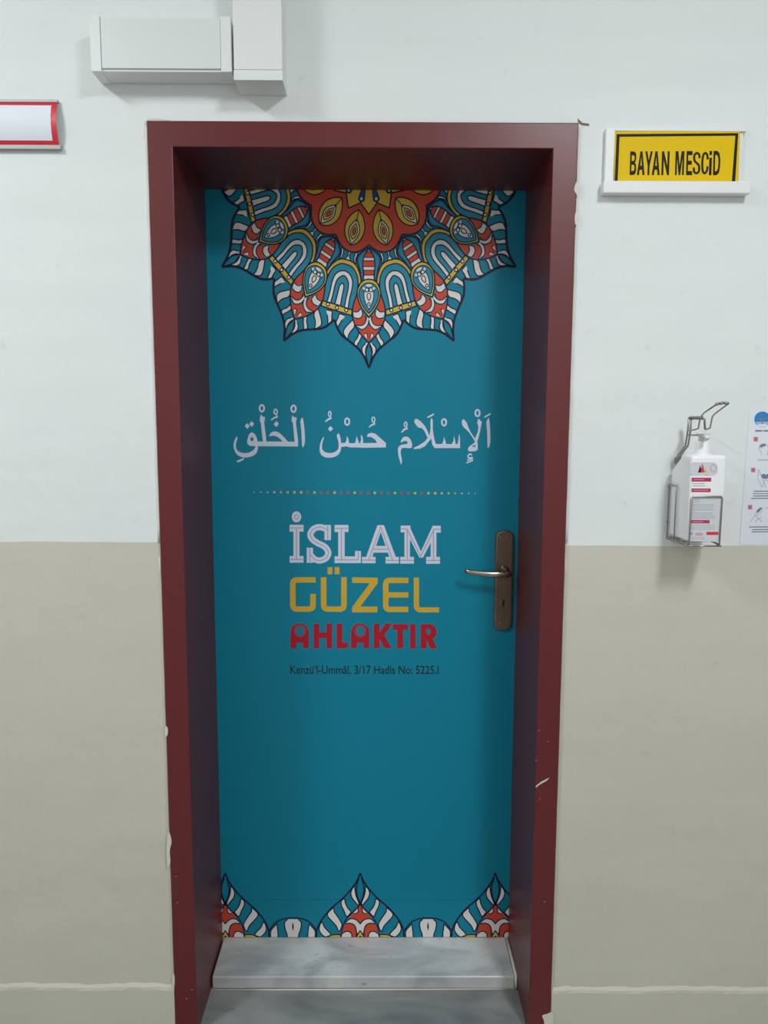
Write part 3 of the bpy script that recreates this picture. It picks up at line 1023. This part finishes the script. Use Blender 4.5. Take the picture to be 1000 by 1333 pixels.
def plate_outline(s, n=10):
    r = ph * s
    out = []
    for sgn, zc in ((1, zt_ - ph * 0.8), (-1, zb_ + ph * 0.8)):
        for i in range(n + 1):
            a = math.pi * i / n
            c = math.cos(a) * sgn
            out.append((pc + r * c, zc + sgn * r * 0.8 * (math.sin(a) ** 0.8)))
    return out


bm = bmesh.new()
lv = [(1.0, 0.0), (1.0, 0.004), (0.93, 0.0065), (0.80, 0.0072)]
rings = []
for s, dpt in lv:
    rings.append([bm.verts.new((x, YF - 0.0005 - dpt, z)) for x, z in plate_outline(s)])
for a_, b_ in zip(rings[:-1], rings[1:]):
    n_ = len(a_)
    for k in range(n_):
        bm.faces.new((a_[k], a_[(k + 1) % n_], b_[(k + 1) % n_], b_[k]))
bm.faces.new(rings[-1])
bmesh.ops.recalc_face_normals(bm, faces=bm.faces)
for f in bm.faces:
    if f.normal.y > 0.5: f.normal_flip()
plate = link_mesh('handle_plate', bm, 'nickel', door)
tag(plate, 'tarnished nickel back plate with rounded ends')
YP = YF - 0.0077
zc = P(657, 742, YP)[2]
# rope-like beading down both edges of the plate
for s in (-1, 1):
    bm = bmesh.new()
    z = zb_ + ph
    while z < zt_ - ph:
        bmesh.ops.create_icosphere(bm, subdivisions=1, radius=0.0024, matrix=Matrix.Translation((pc + s * ph * 0.97, YP + 0.0030, z)))
        z += 0.0065
    link_mesh('edge_beading', bm, 'nickel', plate, True)
# neck rose
bm = bmesh.new()
prof = [(0.0125, 0), (0.0125, 0.003), (0.0095, 0.006), (0.0085, 0.012), (0.0085, 0.040), (0.010, 0.047)]
rings = []
for r, dpt in prof:
    rings.append([bm.verts.new((pc + 0.001 + r * math.cos(t), YP - dpt, zc + r * math.sin(t))) for t in np.linspace(0, 2 * math.pi, 17)[:-1]])
for a_, b_ in zip(rings[:-1], rings[1:]):
    for k in range(16):
        bm.faces.new((a_[k], a_[(k + 1) % 16], b_[(k + 1) % 16], b_[k]))
bm.faces.new(rings[-1])
bmesh.ops.recalc_face_normals(bm, faces=bm.faces)
link_mesh('rose', bm, 'nickel_bright', plate, True)
# lever
yl = YP - 0.047
tip = P(604, 743.5, yl)
root = (pc + 0.003, yl, zc - 0.002)
bm = bmesh.new()
N = 14
rings = []
for i in range(N):
    t = i / (N - 1)
    x = root[0] + 0.008 * (1 - t) + (tip[0] - root[0]) * t
    z = root[2] + (tip[2] - root[2]) * t - 0.003 * math.sin(math.pi * t)
    y = yl - 0.004 * math.sin(math.pi * min(1, t * 1.2)) + 0.012 * max(0, t - 0.86) / 0.14 * 0.5
    hz = 0.0105 - 0.0038 * t
    hy = 0.0075 - 0.002 * t
    if i == 0: hz, hy = hz * 0.55, hy * 0.55
    if i == N - 1: hz, hy = hz * 0.45, hy * 0.45
    rings.append([bm.verts.new((x, y + hy * math.cos(a_), z + hz * math.sin(a_))) for a_ in np.linspace(0, 2 * math.pi, 13)[:-1]])
for a_, b_ in zip(rings[:-1], rings[1:]):
    for k in range(12):
        bm.faces.new((a_[k], a_[(k + 1) % 12], b_[(k + 1) % 12], b_[k]))
bm.faces.new(rings[0]); bm.faces.new(rings[-1])
bmesh.ops.recalc_face_normals(bm, faces=bm.faces)
link_mesh('lever', bm, 'nickel_bright', plate, True)
# keyhole
kz = P(656, 785, YP)[2]
kp = Print(YP, lambda x, z: (x, z))
kp.fill([(pc - 0.003 + dx_, kz + dz_) for dx_, dz_ in ((0.0005, -0.011), (0.0055, -0.011), (0.0055, 0.002), (0.0065, 0.006), (0.003, 0.0105), (-0.0005, 0.006), (0.0005, 0.002))], 'hole')
kp.build('keyhole', plate)
for (sx, sz) in ((652, 700.5), (660.5, 700.5), (652, 811), (660.5, 811)):
    q = P(sx, sz, YP)
    bm = bmesh.new()
    bmesh.ops.create_uvsphere(bm, u_segments=10, v_segments=6, radius=0.0026, matrix=Matrix.Translation((q[0], YP + 0.0008, q[2])))
    link_mesh('screw', bm, 'nickel_bright', plate, True)

# ------------------------------------------------------------------ cable trunking
YTH = YW - 0.062                                  # face of horizontal run
YTV = YW - 0.075
a, b = P(116, 20, YTH), P(304, 93.5, YTH)
hx0, hx1, hz0, hz1 = a[0], b[0], (P(120, 94, YTH)[2] + P(300, 92.5, YTH)[2]) / 2, (P(116, 20, YTH)[2] + P(300, 23, YTH)[2]) / 2
tr = empty('horizontal_trunking', ((hx0 + hx1) / 2, YW, hz0))
tag(tr, 'short white horizontal plastic cable trunking above the door frame corner', 'trunking')
G = 0.0012
box('trunking_base', 'plastic', hx0 + 0.002, hx1 - 0.004, YTH + 0.004, YW - 0.0003, hz0 + 0.001, hz1 - 0.001, tr, 0.0015)
box('trunking_lid', 'plastic_edge', hx0 + 0.022, hx1 - 0.026, YTH, YTH + 0.0036, hz0 + 0.006, hz1 - 0.003, tr, 0.0012)
bm = bmesh.new(); add_box(bm, hx0, hx0 + 0.0212, YTH - 0.001, YW - 0.0003, hz0 - 0.0005, hz1 + 0.002, 0.0012); link_mesh('end_cap', bm, 'plastic', tr)
bm = bmesh.new(); add_box(bm, hx1 - 0.0252, hx1 - 0.003, YTH - 0.001, YTH + 0.0036, hz0 - 0.0002, hz1 + 0.001, 0.0012); link_mesh('coupling', bm, 'plastic', tr)
vx0, vx1 = P(304, 60, YTV)[0], P(367, 60, YTV)[0]
vz0 = P(335, 104, YTV)[2]
tv = empty('vertical_trunking', ((vx0 + vx1) / 2, YW, vz0))
tag(tv, 'white vertical plastic cable trunking coming down from the ceiling', 'trunking')
box('trunking_base', 'plastic', vx0 + 0.002, vx1 - 0.001, YTV + 0.004, YW - 0.0003, vz0 + 0.002, ROOM_Z - 0.001, tv, 0.0015)
box('trunking_lid', 'plastic', vx0, vx1, YTV, YTV + 0.0036, vz0 + 0.02, ROOM_Z - 0.001, tv, 0.0012)
bm = bmesh.new(); add_box(bm, vx0 - 0.0005, vx1 + 0.001, YTV - 0.0008, YW - 0.0003, vz0 - 0.001, vz0 + 0.0192, 0.0012); link_mesh('end_cap', bm, 'plastic', tv)

# ------------------------------------------------------------------ red-bordered nameplate (left)
YN = YW - 0.016
nx1 = P(74.5, 160, YN)[0]
nx0 = nx1 - 0.36
nzt, nzb = P(50, 127.5, YN)[2], P(50, 193, YN)[2]
npl = empty('curved_nameplate', ((nx0 + nx1) / 2, YW, nzb))
tag(npl, 'blank white nameplate with red border in a curved aluminium holder', 'sign')
nh = nzt - nzb


def bowed(name, m, x0, x1, z0, z1, off, parent, n=16, x1b=None):
    """sheet bowed outwards between the rails"""
    bm = bmesh.new()
    prev = None
    for i in range(n + 1):
        t = i / n
        z = z0 + (z1 - z0) * t
        u = (z - nzb) / nh
        y = YW - 0.004 - 0.013 * (4 * u * (1 - u)) - off
        r = [bm.verts.new((x0, y, z)), bm.verts.new((x1, y, z))]
        if prev:
            bm.faces.new((prev[0], prev[1], r[1], r[0]))
        prev = r
    for f in bm.faces:
        f.normal_update()
        if f.normal.y > 0: f.normal_flip()
    r = bmesh.ops.extrude_face_region(bm, geom=bm.faces[:])
    bmesh.ops.translate(bm, verts=[v for v in r['geom'] if isinstance(v, bmesh.types.BMVert)], vec=(0, -0.0006, 0))
    bmesh.ops.recalc_face_normals(bm, faces=bm.faces)
    return link_mesh(name, bm, m, parent)


bowed('backing', 'aluminium', nx0, nx1 - 0.002, nzb + 0.003, nzt - 0.003, -0.001, npl)
bowed('card', 'sign_red', nx0 + 0.002, nx1 - 0.001, nzb + 0.009, nzt - 0.006, 0.0, npl)
bowed('card_centre', 'sign_card', nx0 + 0.014, nx1 - 0.013, nzb + 0.017, nzt - 0.013, 0.0007, npl)
box('rail', 'aluminium', nx0, nx1, YW - 0.009, YW - 0.0003, nzt - 0.006, nzt, npl, 0.001)
box('rail', 'aluminium', nx0, nx1 + 0.003, YW - 0.011, YW - 0.0003, nzb, nzb + 0.009, npl, 0.001)

# ------------------------------------------------------------------ yellow sign (right)
YS = YW - 0.010
K = crop(760, 150, 4.167, YS)
sg = empty('yellow_sign', (P(880, 240, YW)[0], YW, P(880, 254, YW)[2]))
tag(sg, 'yellow BAYAN MESCiD sign with black border in a white plastic holder', 'sign')
xl, zb0 = K(112, 435)
xr, zt0 = K(885, 74)
box('back_plate', 'plastic', xl + 0.001, K(876, 0)[0], YS + 0.003, YW - 0.0003, zb0 + 0.004, zt0, sg, 0.001)
q0, q1 = K(112, 300)[0], K(160, 300)[0]
bm = bmesh.new(); add_box(bm, q0, q1, YS - 0.004, YW - 0.0006, zb0 + 0.02, zt0 - 0.0005, 0.001); link_mesh('side_rail', bm, 'plastic', sg)
zl0, zl1 = K(500, 434)[1], K(500, 368)[1]
bm = bmesh.new(); add_box(bm, K(95, 400)[0], K(890, 400)[0], YS - 0.016, YW - 0.0009, zl0, zl1, 0.002); link_mesh('bottom_rail', bm, 'plastic', sg)
bm = bmesh.new(); add_box(bm, q1, K(885, 80)[0], YS - 0.002, YW - 0.0012, zt0 - 0.006, zt0 - 0.0002, 0.001); link_mesh('top_rail', bm, 'plastic', sg)
bm = bmesh.new()
cpts = [K(165, 88), K(848, 82), K(838, 372), K(165, 374)]
f1 = [bm.verts.new((x, YS - 0.0008, z)) for x, z in cpts]
f2 = [bm.verts.new((x, YS + 0.0008, z)) for x, z in cpts]
bm.faces.new(f1[::-1]); bm.faces.new(f2)
for i in range(4):
    bm.faces.new((f1[i], f1[(i + 1) % 4], f2[(i + 1) % 4], f2[i]))
bmesh.ops.recalc_face_normals(bm, faces=bm.faces)
card = link_mesh('card', bm, 'sign_yellow', sg)
kp = Print(YS - 0.0009, K)
kp.fill([(178, 103), (838, 98), (837, 112), (178, 118)], 'ink')
kp.fill([(178, 103), (195, 103), (183, 372), (167, 372)], 'ink')
kp.fill([(823, 100), (838, 98), (820, 371), (802, 371)], 'ink')
kp.build('black_border', card)


# condensed bold lettering, one outline per letter in a 0..1 box
def letter_shapes():
    w_ = 0.27
    sh = {}
    sh['B'] = [('f', [(0, 0), (.62, 0), (.9, .06), (1, .2), (.95, .38), (.8, .47), (1, .58), (1.03, .78), (.92, .94), (.62, 1), (0, 1)]),
               ('h', [(w_, .17), (.58, .17), (.7, .22), (.7, .34), (.58, .4), (w_, .4)]), ('h', [(w_, .57), (.6, .57), (.73, .63), (.73, .76), (.6, .83), (w_, .83)])]
    sh['A'] = [('f', [(.36, 0), (.66, 0), (1.04, 1), (.74, 1), (.67, .78), (.33, .78), (.26, 1), (-.04, 1)]), ('h', [(.5, .24), (.6, .61), (.4, .61)])]
    sh['Y'] = [('f', [(-.04, 0), (.27, 0), (.5, .38), (.73, 0), (1.04, 0), (.64, .6), (.64, 1), (.36, 1), (.36, .6)])]
    sh['N'] = [('f', [(0, 0), (.27, 0), (.74, .62), (.74, 0), (1, 0), (1, 1), (.74, 1), (.26, .36), (.26, 1), (0, 1)])]
    sh['M'] = [('f', [(0, 0), (.32, 0), (.5, .62), (.68, 0), (1, 0), (1, 1), (.8, 1), (.8, .28), (.59, 1), (.41, 1), (.2, .28), (.2, 1), (0, 1)])]
    sh['E'] = [('f', [(0, 0), (1, 0), (1, .17), (.3, .17), (.3, .4), (.92, .4), (.92, .57), (.3, .57), (.3, .83), (1.03, .83), (1.03, 1), (0, 1)])]
    sh['S'] = [('s', [(.86, .3), (.8, .15), (.5, .085), (.2, .15), (.14, .28), (.25, .42), (.55, .51), (.8, .6), (.87, .74), (.78, .87), (.5, .92), (.2, .86), (.13, .68)])]
    sh['C'] = [('s', [(.88, .35), (.8, .17), (.52, .085), (.24, .18), (.14, .5), (.24, .83), (.52, .92), (.8, .82), (.89, .63)])]
    sh['D'] = [('f', [(0, 0), (.55, 0), (.88, .1), (1.02, .35), (1.02, .65), (.88, .9), (.55, 1), (0, 1)]), ('h', [(w_, .17), (.52, .17), (.7, .28), (.75, .5), (.7, .72), (.52, .83), (w_, .83)])]
    sh['i'] = [('f', [(0, .28), (1, .28), (1, 1), (0, 1)]), ('f', [(0, 0), (1, 0), (1, .17), (0, .17)])]
    return sh


LS = letter_shapes()
kt = Print(YS - 0.0010, K)
spots = [('B', 250, 284), ('A', 291, 330), ('Y', 333, 371), ('A', 372, 412), ('N', 422, 464), ('M', 496, 544), ('E', 556, 588), ('S', 592, 632), ('C', 637, 676), ('i', 680, 694), ('D', 702, 739)]
for ch, x0, x1 in spots:
    t = (x0 - 250) / 490
    y0, y1 = 197 - 3 * t, 325 + 1 * t

    def cv(u, v, x0=x0, x1=x1, y0=y0, y1=y1):
        return K(x0 + (x1 - x0) * u - 4 * v + 2, y0 + (y1 - y0) * v)
    kt.conv = cv
    for kind, pts in LS[ch]:
        if kind == 'f': kt.fill(pts, 'ink', 0)
        elif kind == 'h': kt.fill(pts, 'sign_yellow', 1)
        else: kt.stroke(pts, 0.29, 'ink', 0, False, 4)
kt.build('sign_lettering', card)

# ------------------------------------------------------------------ soap dispenser
YB = YW - 0.118                                   # bottle front
YBB = YW - 0.009                                  # bottle back
D = crop(860, 500, 5.793, YB)
bx0, bz0 = D(216, 870)[0], D(216, 1192)[1]
bx1, bz1 = D(490, 870)[0], D(490, 540)[1]
bcx = (bx0 + bx1) / 2
bt = empty('soap_bottle', (bcx, (YB + YBB) / 2, bz0))
tag(bt, 'white plastic hand gel pump bottle with red label bars in wall rack', 'bottle')
bm = bmesh.new()
dz = 0.034
prof = [(YB, bz0), (YB, bz1), (YB + 0.045, bz1 + 0.002), (YBB - 0.004, bz1 - dz), (YBB, bz1 - dz - 0.01), (YBB, bz0)]
va = [bm.verts.new((bx0, y, z)) for y, z in prof]
vb = [bm.verts.new((bx1, y, z)) for y, z in prof]
bm.faces.new(va); bm.faces.new(vb[::-1])
for i in range(len(prof)):
    j = (i + 1) % len(prof)
    bm.faces.new((va[i], vb[i], vb[j], va[j]))
bmesh.ops.recalc_face_normals(bm, faces=bm.faces)
bmesh.ops.bevel(bm, geom=bm.edges[:], offset=0.007, segments=4, affect='EDGES', profile=0.5)
link_mesh('bottle_body', bm, 'bottle', bt, True)
ycap = (YB + YB + 0.05) / 2 + 0.004
pcx, _ = crop(860, 500, 5.793, ycap)(312, 500)
zc0 = bz1 + 0.0005
z1_ = crop(860, 500, 5.793, ycap)(0, 432)[1]
z2_ = crop(860, 500, 5.793, ycap)(0, 376)[1]
bm = bmesh.new()
add_lathe(bm, [(0.020, zc0 - 0.004), (0.020, zc0 + 0.002), (0.0145, zc0 + 0.004), (0.0140, z1_ - 0.002), (0.012, z1_), (0.009, z1_ + 0.0005)], pcx, ycap)
link_mesh('screw_collar', bm, 'bottle', bt, True)
bm = bmesh.new()
add_lathe(bm, [(0.0085, z1_), (0.0085, z2_ - 0.001), (0.0135, z2_), (0.0140, z2_ + 0.003), (0.011, z2_ + 0.0045)], pcx, ycap)
link_mesh('pump_head', bm, 'plastic', bt, True)
tube('pump_spout', 'plastic', [(pcx, ycap, z2_ - 0.004), (pcx - 0.004, ycap - 0.03, z2_ - 0.004), (pcx - 0.005, ycap - 0.036, z2_ - 0.009)], 0.0045, bt, 8)
# printed label
lb = Print(YB - 0.0003, D)
rr = lambda x0, y0, x1, y1, r: [(x0 + r, y0), (x1 - r, y0), (x1, y0 + r), (x1, y1 - r), (x1 - r, y1), (x0 + r, y1), (x0, y1 - r), (x0, y0 + r)]
lb.fill(rr(222, 590, 430, 690, 22), 'label_grey', 0)
lb.fill([(300, 610), (312, 665), (282, 668)], 'print_navy', 2)
lb.fill([(315, 592), (332, 665), (302, 668)], 'label_redder', 3)
lb.fill([(336, 630), (348, 664), (328, 666)], 'print_yellow', 2)
lb.stroke(ell(398, 635, 22, 26, 16), 6, 'icon_pink', 2, True)
lb.stroke([(330, 686), (360, 686)], 6, 'label_line', 2)
lb.fill(rect(236, 706, 382, 735), 'label_red', 1)
lb.fill(rect(234, 787, 378, 814), 'label_red', 1)
for y0 in (750, 766):
    lb.stroke([(240, y0), (345 - (y0 % 20), y0)], 5, 'label_line', 1)
lb.stroke([(250, 720), (330, 720)], 6, 'icon_pink', 2)
lb.stroke([(245, 800), (360, 800)], 6, 'icon_pink', 2)
lb.fill([(228, 858), (452, 858), (440, 1188), (216, 1184)], 'label_grey', 0)
for y0 in (872, 888):
    lb.stroke([(238, y0), (300, y0)], 6, 'label_line', 1)
for y0 in (908, 922, 936, 950, 972, 986, 1000, 1012):
    lb.stroke([(236, y0), (415 - (y0 * 7 % 23), y0)], 6, 'label_line', 1)
lb.fill(rect(228, 1025, 370, 1050), 'label_red', 1)
lb.stroke([(240, 1038), (320, 1038)], 6, 'icon_pink', 2)
for y0 in (1066, 1080, 1094):
    lb.stroke([(230, y0), (410, y0)], 5, 'label_line', 1)
lb.fill(ell(234, 1128, 9, 12, 12), 'line_grey', 1)
lb.fill(rect(262, 1122, 318, 1142), 'icon_pink', 1)
lb.fill(rect(346, 1114, 436, 1138), 'label_redder', 1)
for y0 in (1156, 1168):
    lb.stroke([(228, y0), (330, y0)], 5, 'label_line', 1)
lb.build('printed_label', bt)

# wire rack
rk = empty('wire_soap_rack', (bcx, YW, bz0))
tag(rk, 'bent steel wire rack with elbow lever holding the white gel bottle', 'dispenser rack')
RW = 0.0017


def W(X, Y, y):
    return P(860 + X / 5.793, 500 + Y / 5.793, y)


def bars(name, pts, r=RW, sm=0, closed=False):
    return tube(name, 'wire', pts, r, rk, 8, closed, sm)


yf = YB - 0.003
zb1 = bz0 - 0.003
zlow = zb1 - 0.001
lx0, lx1 = bx0 - 0.004, bx1 + 0.004
zfr = D(0, 846)[1]
ffx0, ffx1 = D(218, 1000)[0], D(455, 1000)[0]
# front U-loop, runs under the bottle to the back
bars('front_loop', [(ffx0, YBB, zlow), (ffx0, yf, zlow), (ffx0 + 0.001, yf, zlow + 0.003), (ffx0 + 0.002, yf, zfr - 0.003), (ffx0 + 0.005, yf, zfr), (ffx1 - 0.003, yf, zfr), (ffx1, yf, zfr - 0.003), (ffx1 - 0.001, yf, zlow + 0.003), (ffx1 - 0.001, yf, zlow), (ffx1 - 0.001, YBB, zlow)])
# side loops
zs = W(95, 755, YBB - 0.004)[2]
for s, x in ((-1, lx0), (1, lx1)):
    ya, yb2 = YBB - 0.004, YBB - 0.046
    bars('side_loop', [(bcx, ya, zlow - 0.004), (x, ya, zlow - 0.004), (x, ya, zs - 0.002), (x, ya - 0.003, zs), (x, yb2 + 0.003, zs), (x, yb2, zs - 0.002), (x, yb2, zlow - 0.004), (bcx, yb2, zlow - 0.004)])
    bars('base_bar', [(x, ya, zlow - 0.004), (x, yb2, zlow - 0.004), (ffx0 if s < 0 else ffx1, yf + 0.004, zlow - 0.0035)])
# cross bar at the foot
bars('base_bar', [(ffx0 - 0.002, yf - 0.002, zlow - 0.0035), (ffx1 + 0.002, yf - 0.002, zlow - 0.0035)])
# back spine with wall plate
sx = W(118, 590, YW - 0.01)
spine_r = 0.002
ys = YW - 0.012
for off in (0.0, 0.006):
    q1 = W(122, 600, ys); q2 = W(135, 530, ys); q3 = W(188, 465, ys - 0.006); q4 = W(206, 350, ys - 0.018); q5 = W(212, 258, ys - 0.024)
    pts = [(p[0] + off, p[1], p[2]) for p in (q1, q2, q3, q4, q5)]
    bars('back_spine', [(pts[0][0] + 0.008, YW - 0.0025, pts[0][2] - 0.012)] + pts, spine_r)
for zz in (bz0 + 0.03, bz0 + 0.11):
    bars('cross_bar', [(lx0, YBB + 0.004, zz), (lx1, YBB + 0.004, zz)])
q = W(122, 580, ys)
bm = bmesh.new()
for k in range(4):
    add_tube(bm, [(q[0] + 0.006 * math.cos(t), ys - 0.003 - 0.006 * math.sin(t), q[2] + 0.0035 * k - 0.006 + 0.0035 * t / 6.28) for t in np.linspace(0, 2 * math.pi, 13)], 0.0015, 6)
link_mesh('spring_coil', bm, 'wire', rk, True)
# top yoke over the pump
yy = ys - 0.024
bars('yoke', [W(212, 262, yy), W(222, 249, yy), W(318, 249, ycap), W(332, 262, ycap), W(335, 338, ycap)], 0.0022)
bars('yoke', [W(222, 262, yy + 0.002), W(320, 263, ycap + 0.006)], 0.0018)
bars('yoke', [W(208, 384, yy), W(285, 386, ycap + 0.01)], 0.0018)
# elbow lever: two wires reaching forward and up, joined by a cross end
yt0, yt1, yt2 = ycap - 0.004, ycap - 0.03, ycap - 0.10
bars('lever_arm', [W(208, 350, yy), W(262, 344, yt0), W(286, 334, yt0 - 0.004), W(300, 250, yt1), W(330, 215, yt1 - 0.015), W(425, 152, yt2), W(470, 142, yt2), W(512, 147, yt2), W(405, 228, yt1 - 0.012), W(390, 250, yt1), W(374, 331, yt0 - 0.004), W(350, 341, yt0), W(330, 341, yt0)], 0.0018)
for X0, Y0, X1, Y1 in ((418, 153, 440, 147), (448, 147, 475, 141), (485, 141, 512, 147)):
    bars('lever_grip', [W(X0, Y0, yt2), W(X1, Y1, yt2)], 0.0032)

# ------------------------------------------------------------------ hand-washing poster
YPO = YW - 0.0006
po = empty('hand_hygiene_poster', (P(1020, 709, YW)[0], YW, P(1020, 709, YW)[2]))
tag(po, 'white hand hygiene poster with blue round logo and hand drawings', 'poster')
chp = [(976, 530.5), (1092, 529), (1080, 710), (963, 709.5)]
sheet_ = chip('paper_sheet', 'paper', chp, YPO, po, 0, 0.0005)
Q = crop(940, 520, 6.667, YPO)
pp = Print(YPO - 0.0006, Q)
pp.fill(ell(350, 172, 70, 68, 30), 'logo_blue', 0)
pp.fill([(350 + 64 * math.cos(t), 172 + 62 * math.sin(t)) for t in np.linspace(0.35, math.pi - 0.35, 16)], 'logo_pale', 1)
pp.fill([(300 + 100 * t, 224 + 14 * math.sin(math.pi * t)) for t in np.linspace(0, 1, 8)] + [(385, 215), (315, 215)], 'paper', 2)
pp.stroke([(318, 160), (348, 182), (384, 160)], 13, 'line_dark', 3)
pp.stroke([(348, 182), (350, 210)], 12, 'line_dark', 3)
pp.build('round_logo', sheet_)
pp = Print(YPO - 0.0006, Q)
for x0, x1 in ((288, 350), (358, 420), (428, 470)):
    pp.stroke([(x0, 272), (x1, 272)], 14, 'line_dark', 0)
pp.build('heading_print', sheet_)
for cx, cy in ((293, 345), (270, 612), (243, 935)):
    for dx in (0, 480):
        pp = Print(YPO - 0.0006, Q)
        pp.fill(rect(cx + dx - 16, cy - 17, cx + dx + 16, cy + 17), 'icon_pink', 0)
        pp.stroke(rect(cx + dx - 16, cy - 17, cx + dx + 16, cy + 17), 4, 'label_red', 1, True)
        pp.fill(ell(cx + dx, cy, 8, 10, 10), 'label_red', 1)
        pp.build('number_icon', sheet_)
# hands, first row
pp = Print(YPO - 0.0006, Q)
pp.stroke([(340, 485), (338, 455), (318, 425), (325, 410), (345, 425), (352, 400), (368, 388), (390, 395), (402, 420), (398, 455), (388, 488)], 4, 'line_grey', 0, False, 3)
pp.fill([(325, 400), (345, 386), (375, 384), (378, 402), (350, 412), (330, 414)], 'line_dark', 1, 2)
pp.stroke([(405, 395), (440, 390), (460, 420), (445, 480)], 4, 'line_grey', 0, False, 3)
pp.build('hand_drawing', sheet_)
pp = Print(YPO - 0.0006, Q)
pp.stroke([(310, 526), (440, 524)], 7, 'line_grey', 0)
pp.build('caption_print', sheet_)
# second row
pp = Print(YPO - 0.0006, Q)
pp.stroke([(310, 610), (318, 650), (308, 680), (330, 720), (350, 760), (372, 700), (400, 715)], 4, 'line_grey', 0, False, 3)
pp.stroke([(318, 605), (335, 650), (352, 690), (372, 735), (382, 770)], 4, 'line_grey', 0, False, 3)
pp.fill([(340, 655), (365, 645), (385, 655), (400, 640), (402, 680), (375, 690), (350, 682)], 'line_dark', 1, 2)
pp.stroke([(400, 640), (440, 620), (460, 680), (430, 760)], 4, 'line_grey', 0, False, 3)
pp.build('hand_drawing', sheet_)
pp = Print(YPO - 0.0006, Q)
for y0, x0, x1 in ((797, 275, 440), (818, 268, 450), (838, 272, 430), (859, 252, 445)):
    pp.stroke([(x0, y0), (x1, y0 - 2)], 9, 'line_dark' if y0 != 818 else 'line_grey', 0)
pp.build('caption_print', sheet_)
# third row
pp = Print(YPO - 0.0006, Q)
pp.stroke([(245, 1065), (280, 1010), (310, 960), (335, 938), (350, 950), (330, 990), (290, 1010)], 4, 'line_grey', 0, False, 3)
pp.stroke([(290, 1012), (330, 1045), (345, 1065)], 4, 'line_grey', 0)
pp.stroke([(345, 1020), (300, 1045), (290, 1070)], 4, 'line_grey', 0)
pp.fill([(300, 965), (335, 936), (345, 945), (322, 975), (305, 985)], 'line_dark', 1, 2)
pp.stroke([(380, 945), (410, 935), (440, 980), (400, 1060)], 4, 'line_grey', 0, False, 3)
pp.build('hand_drawing', sheet_)
pp = Print(YPO - 0.0006, Q)
for y0, x0, x1 in ((1107, 235, 430), (1130, 262, 410), (1149, 258, 400)):
    pp.stroke([(x0, y0), (x1, y0 - 2)], 9, 'line_dark', 0)
pp.build('caption_print', sheet_)

# ------------------------------------------------------------------ ceiling lamps (above the frame)
def ceiling_lamp(x, y, label):
    e = empty('ceiling_lamp', (x, y, ROOM_Z))
    tag(e, label, 'lamp', 'oblong lamps on the corridor ceiling')
    bm = bmesh.new()
    add_box(bm, x - 0.18, x + 0.18, y - 0.36, y + 0.36, ROOM_Z - 0.05, ROOM_Z - 0.0005, 0.004)
    link_mesh('lamp_housing', bm, 'plastic', e)
    box('lamp_diffuser', 'lamp', x - 0.155, x + 0.155, y - 0.335, y + 0.335, ROOM_Z - 0.06, ROOM_Z - 0.0505, e, 0.002)


ceiling_lamp(LX, LY, 'oblong white ceiling lamp on the side of the soap dispenser')
ceiling_lamp(L2X, L2Y, 'oblong white ceiling lamp further along beyond the red-bordered nameplate')
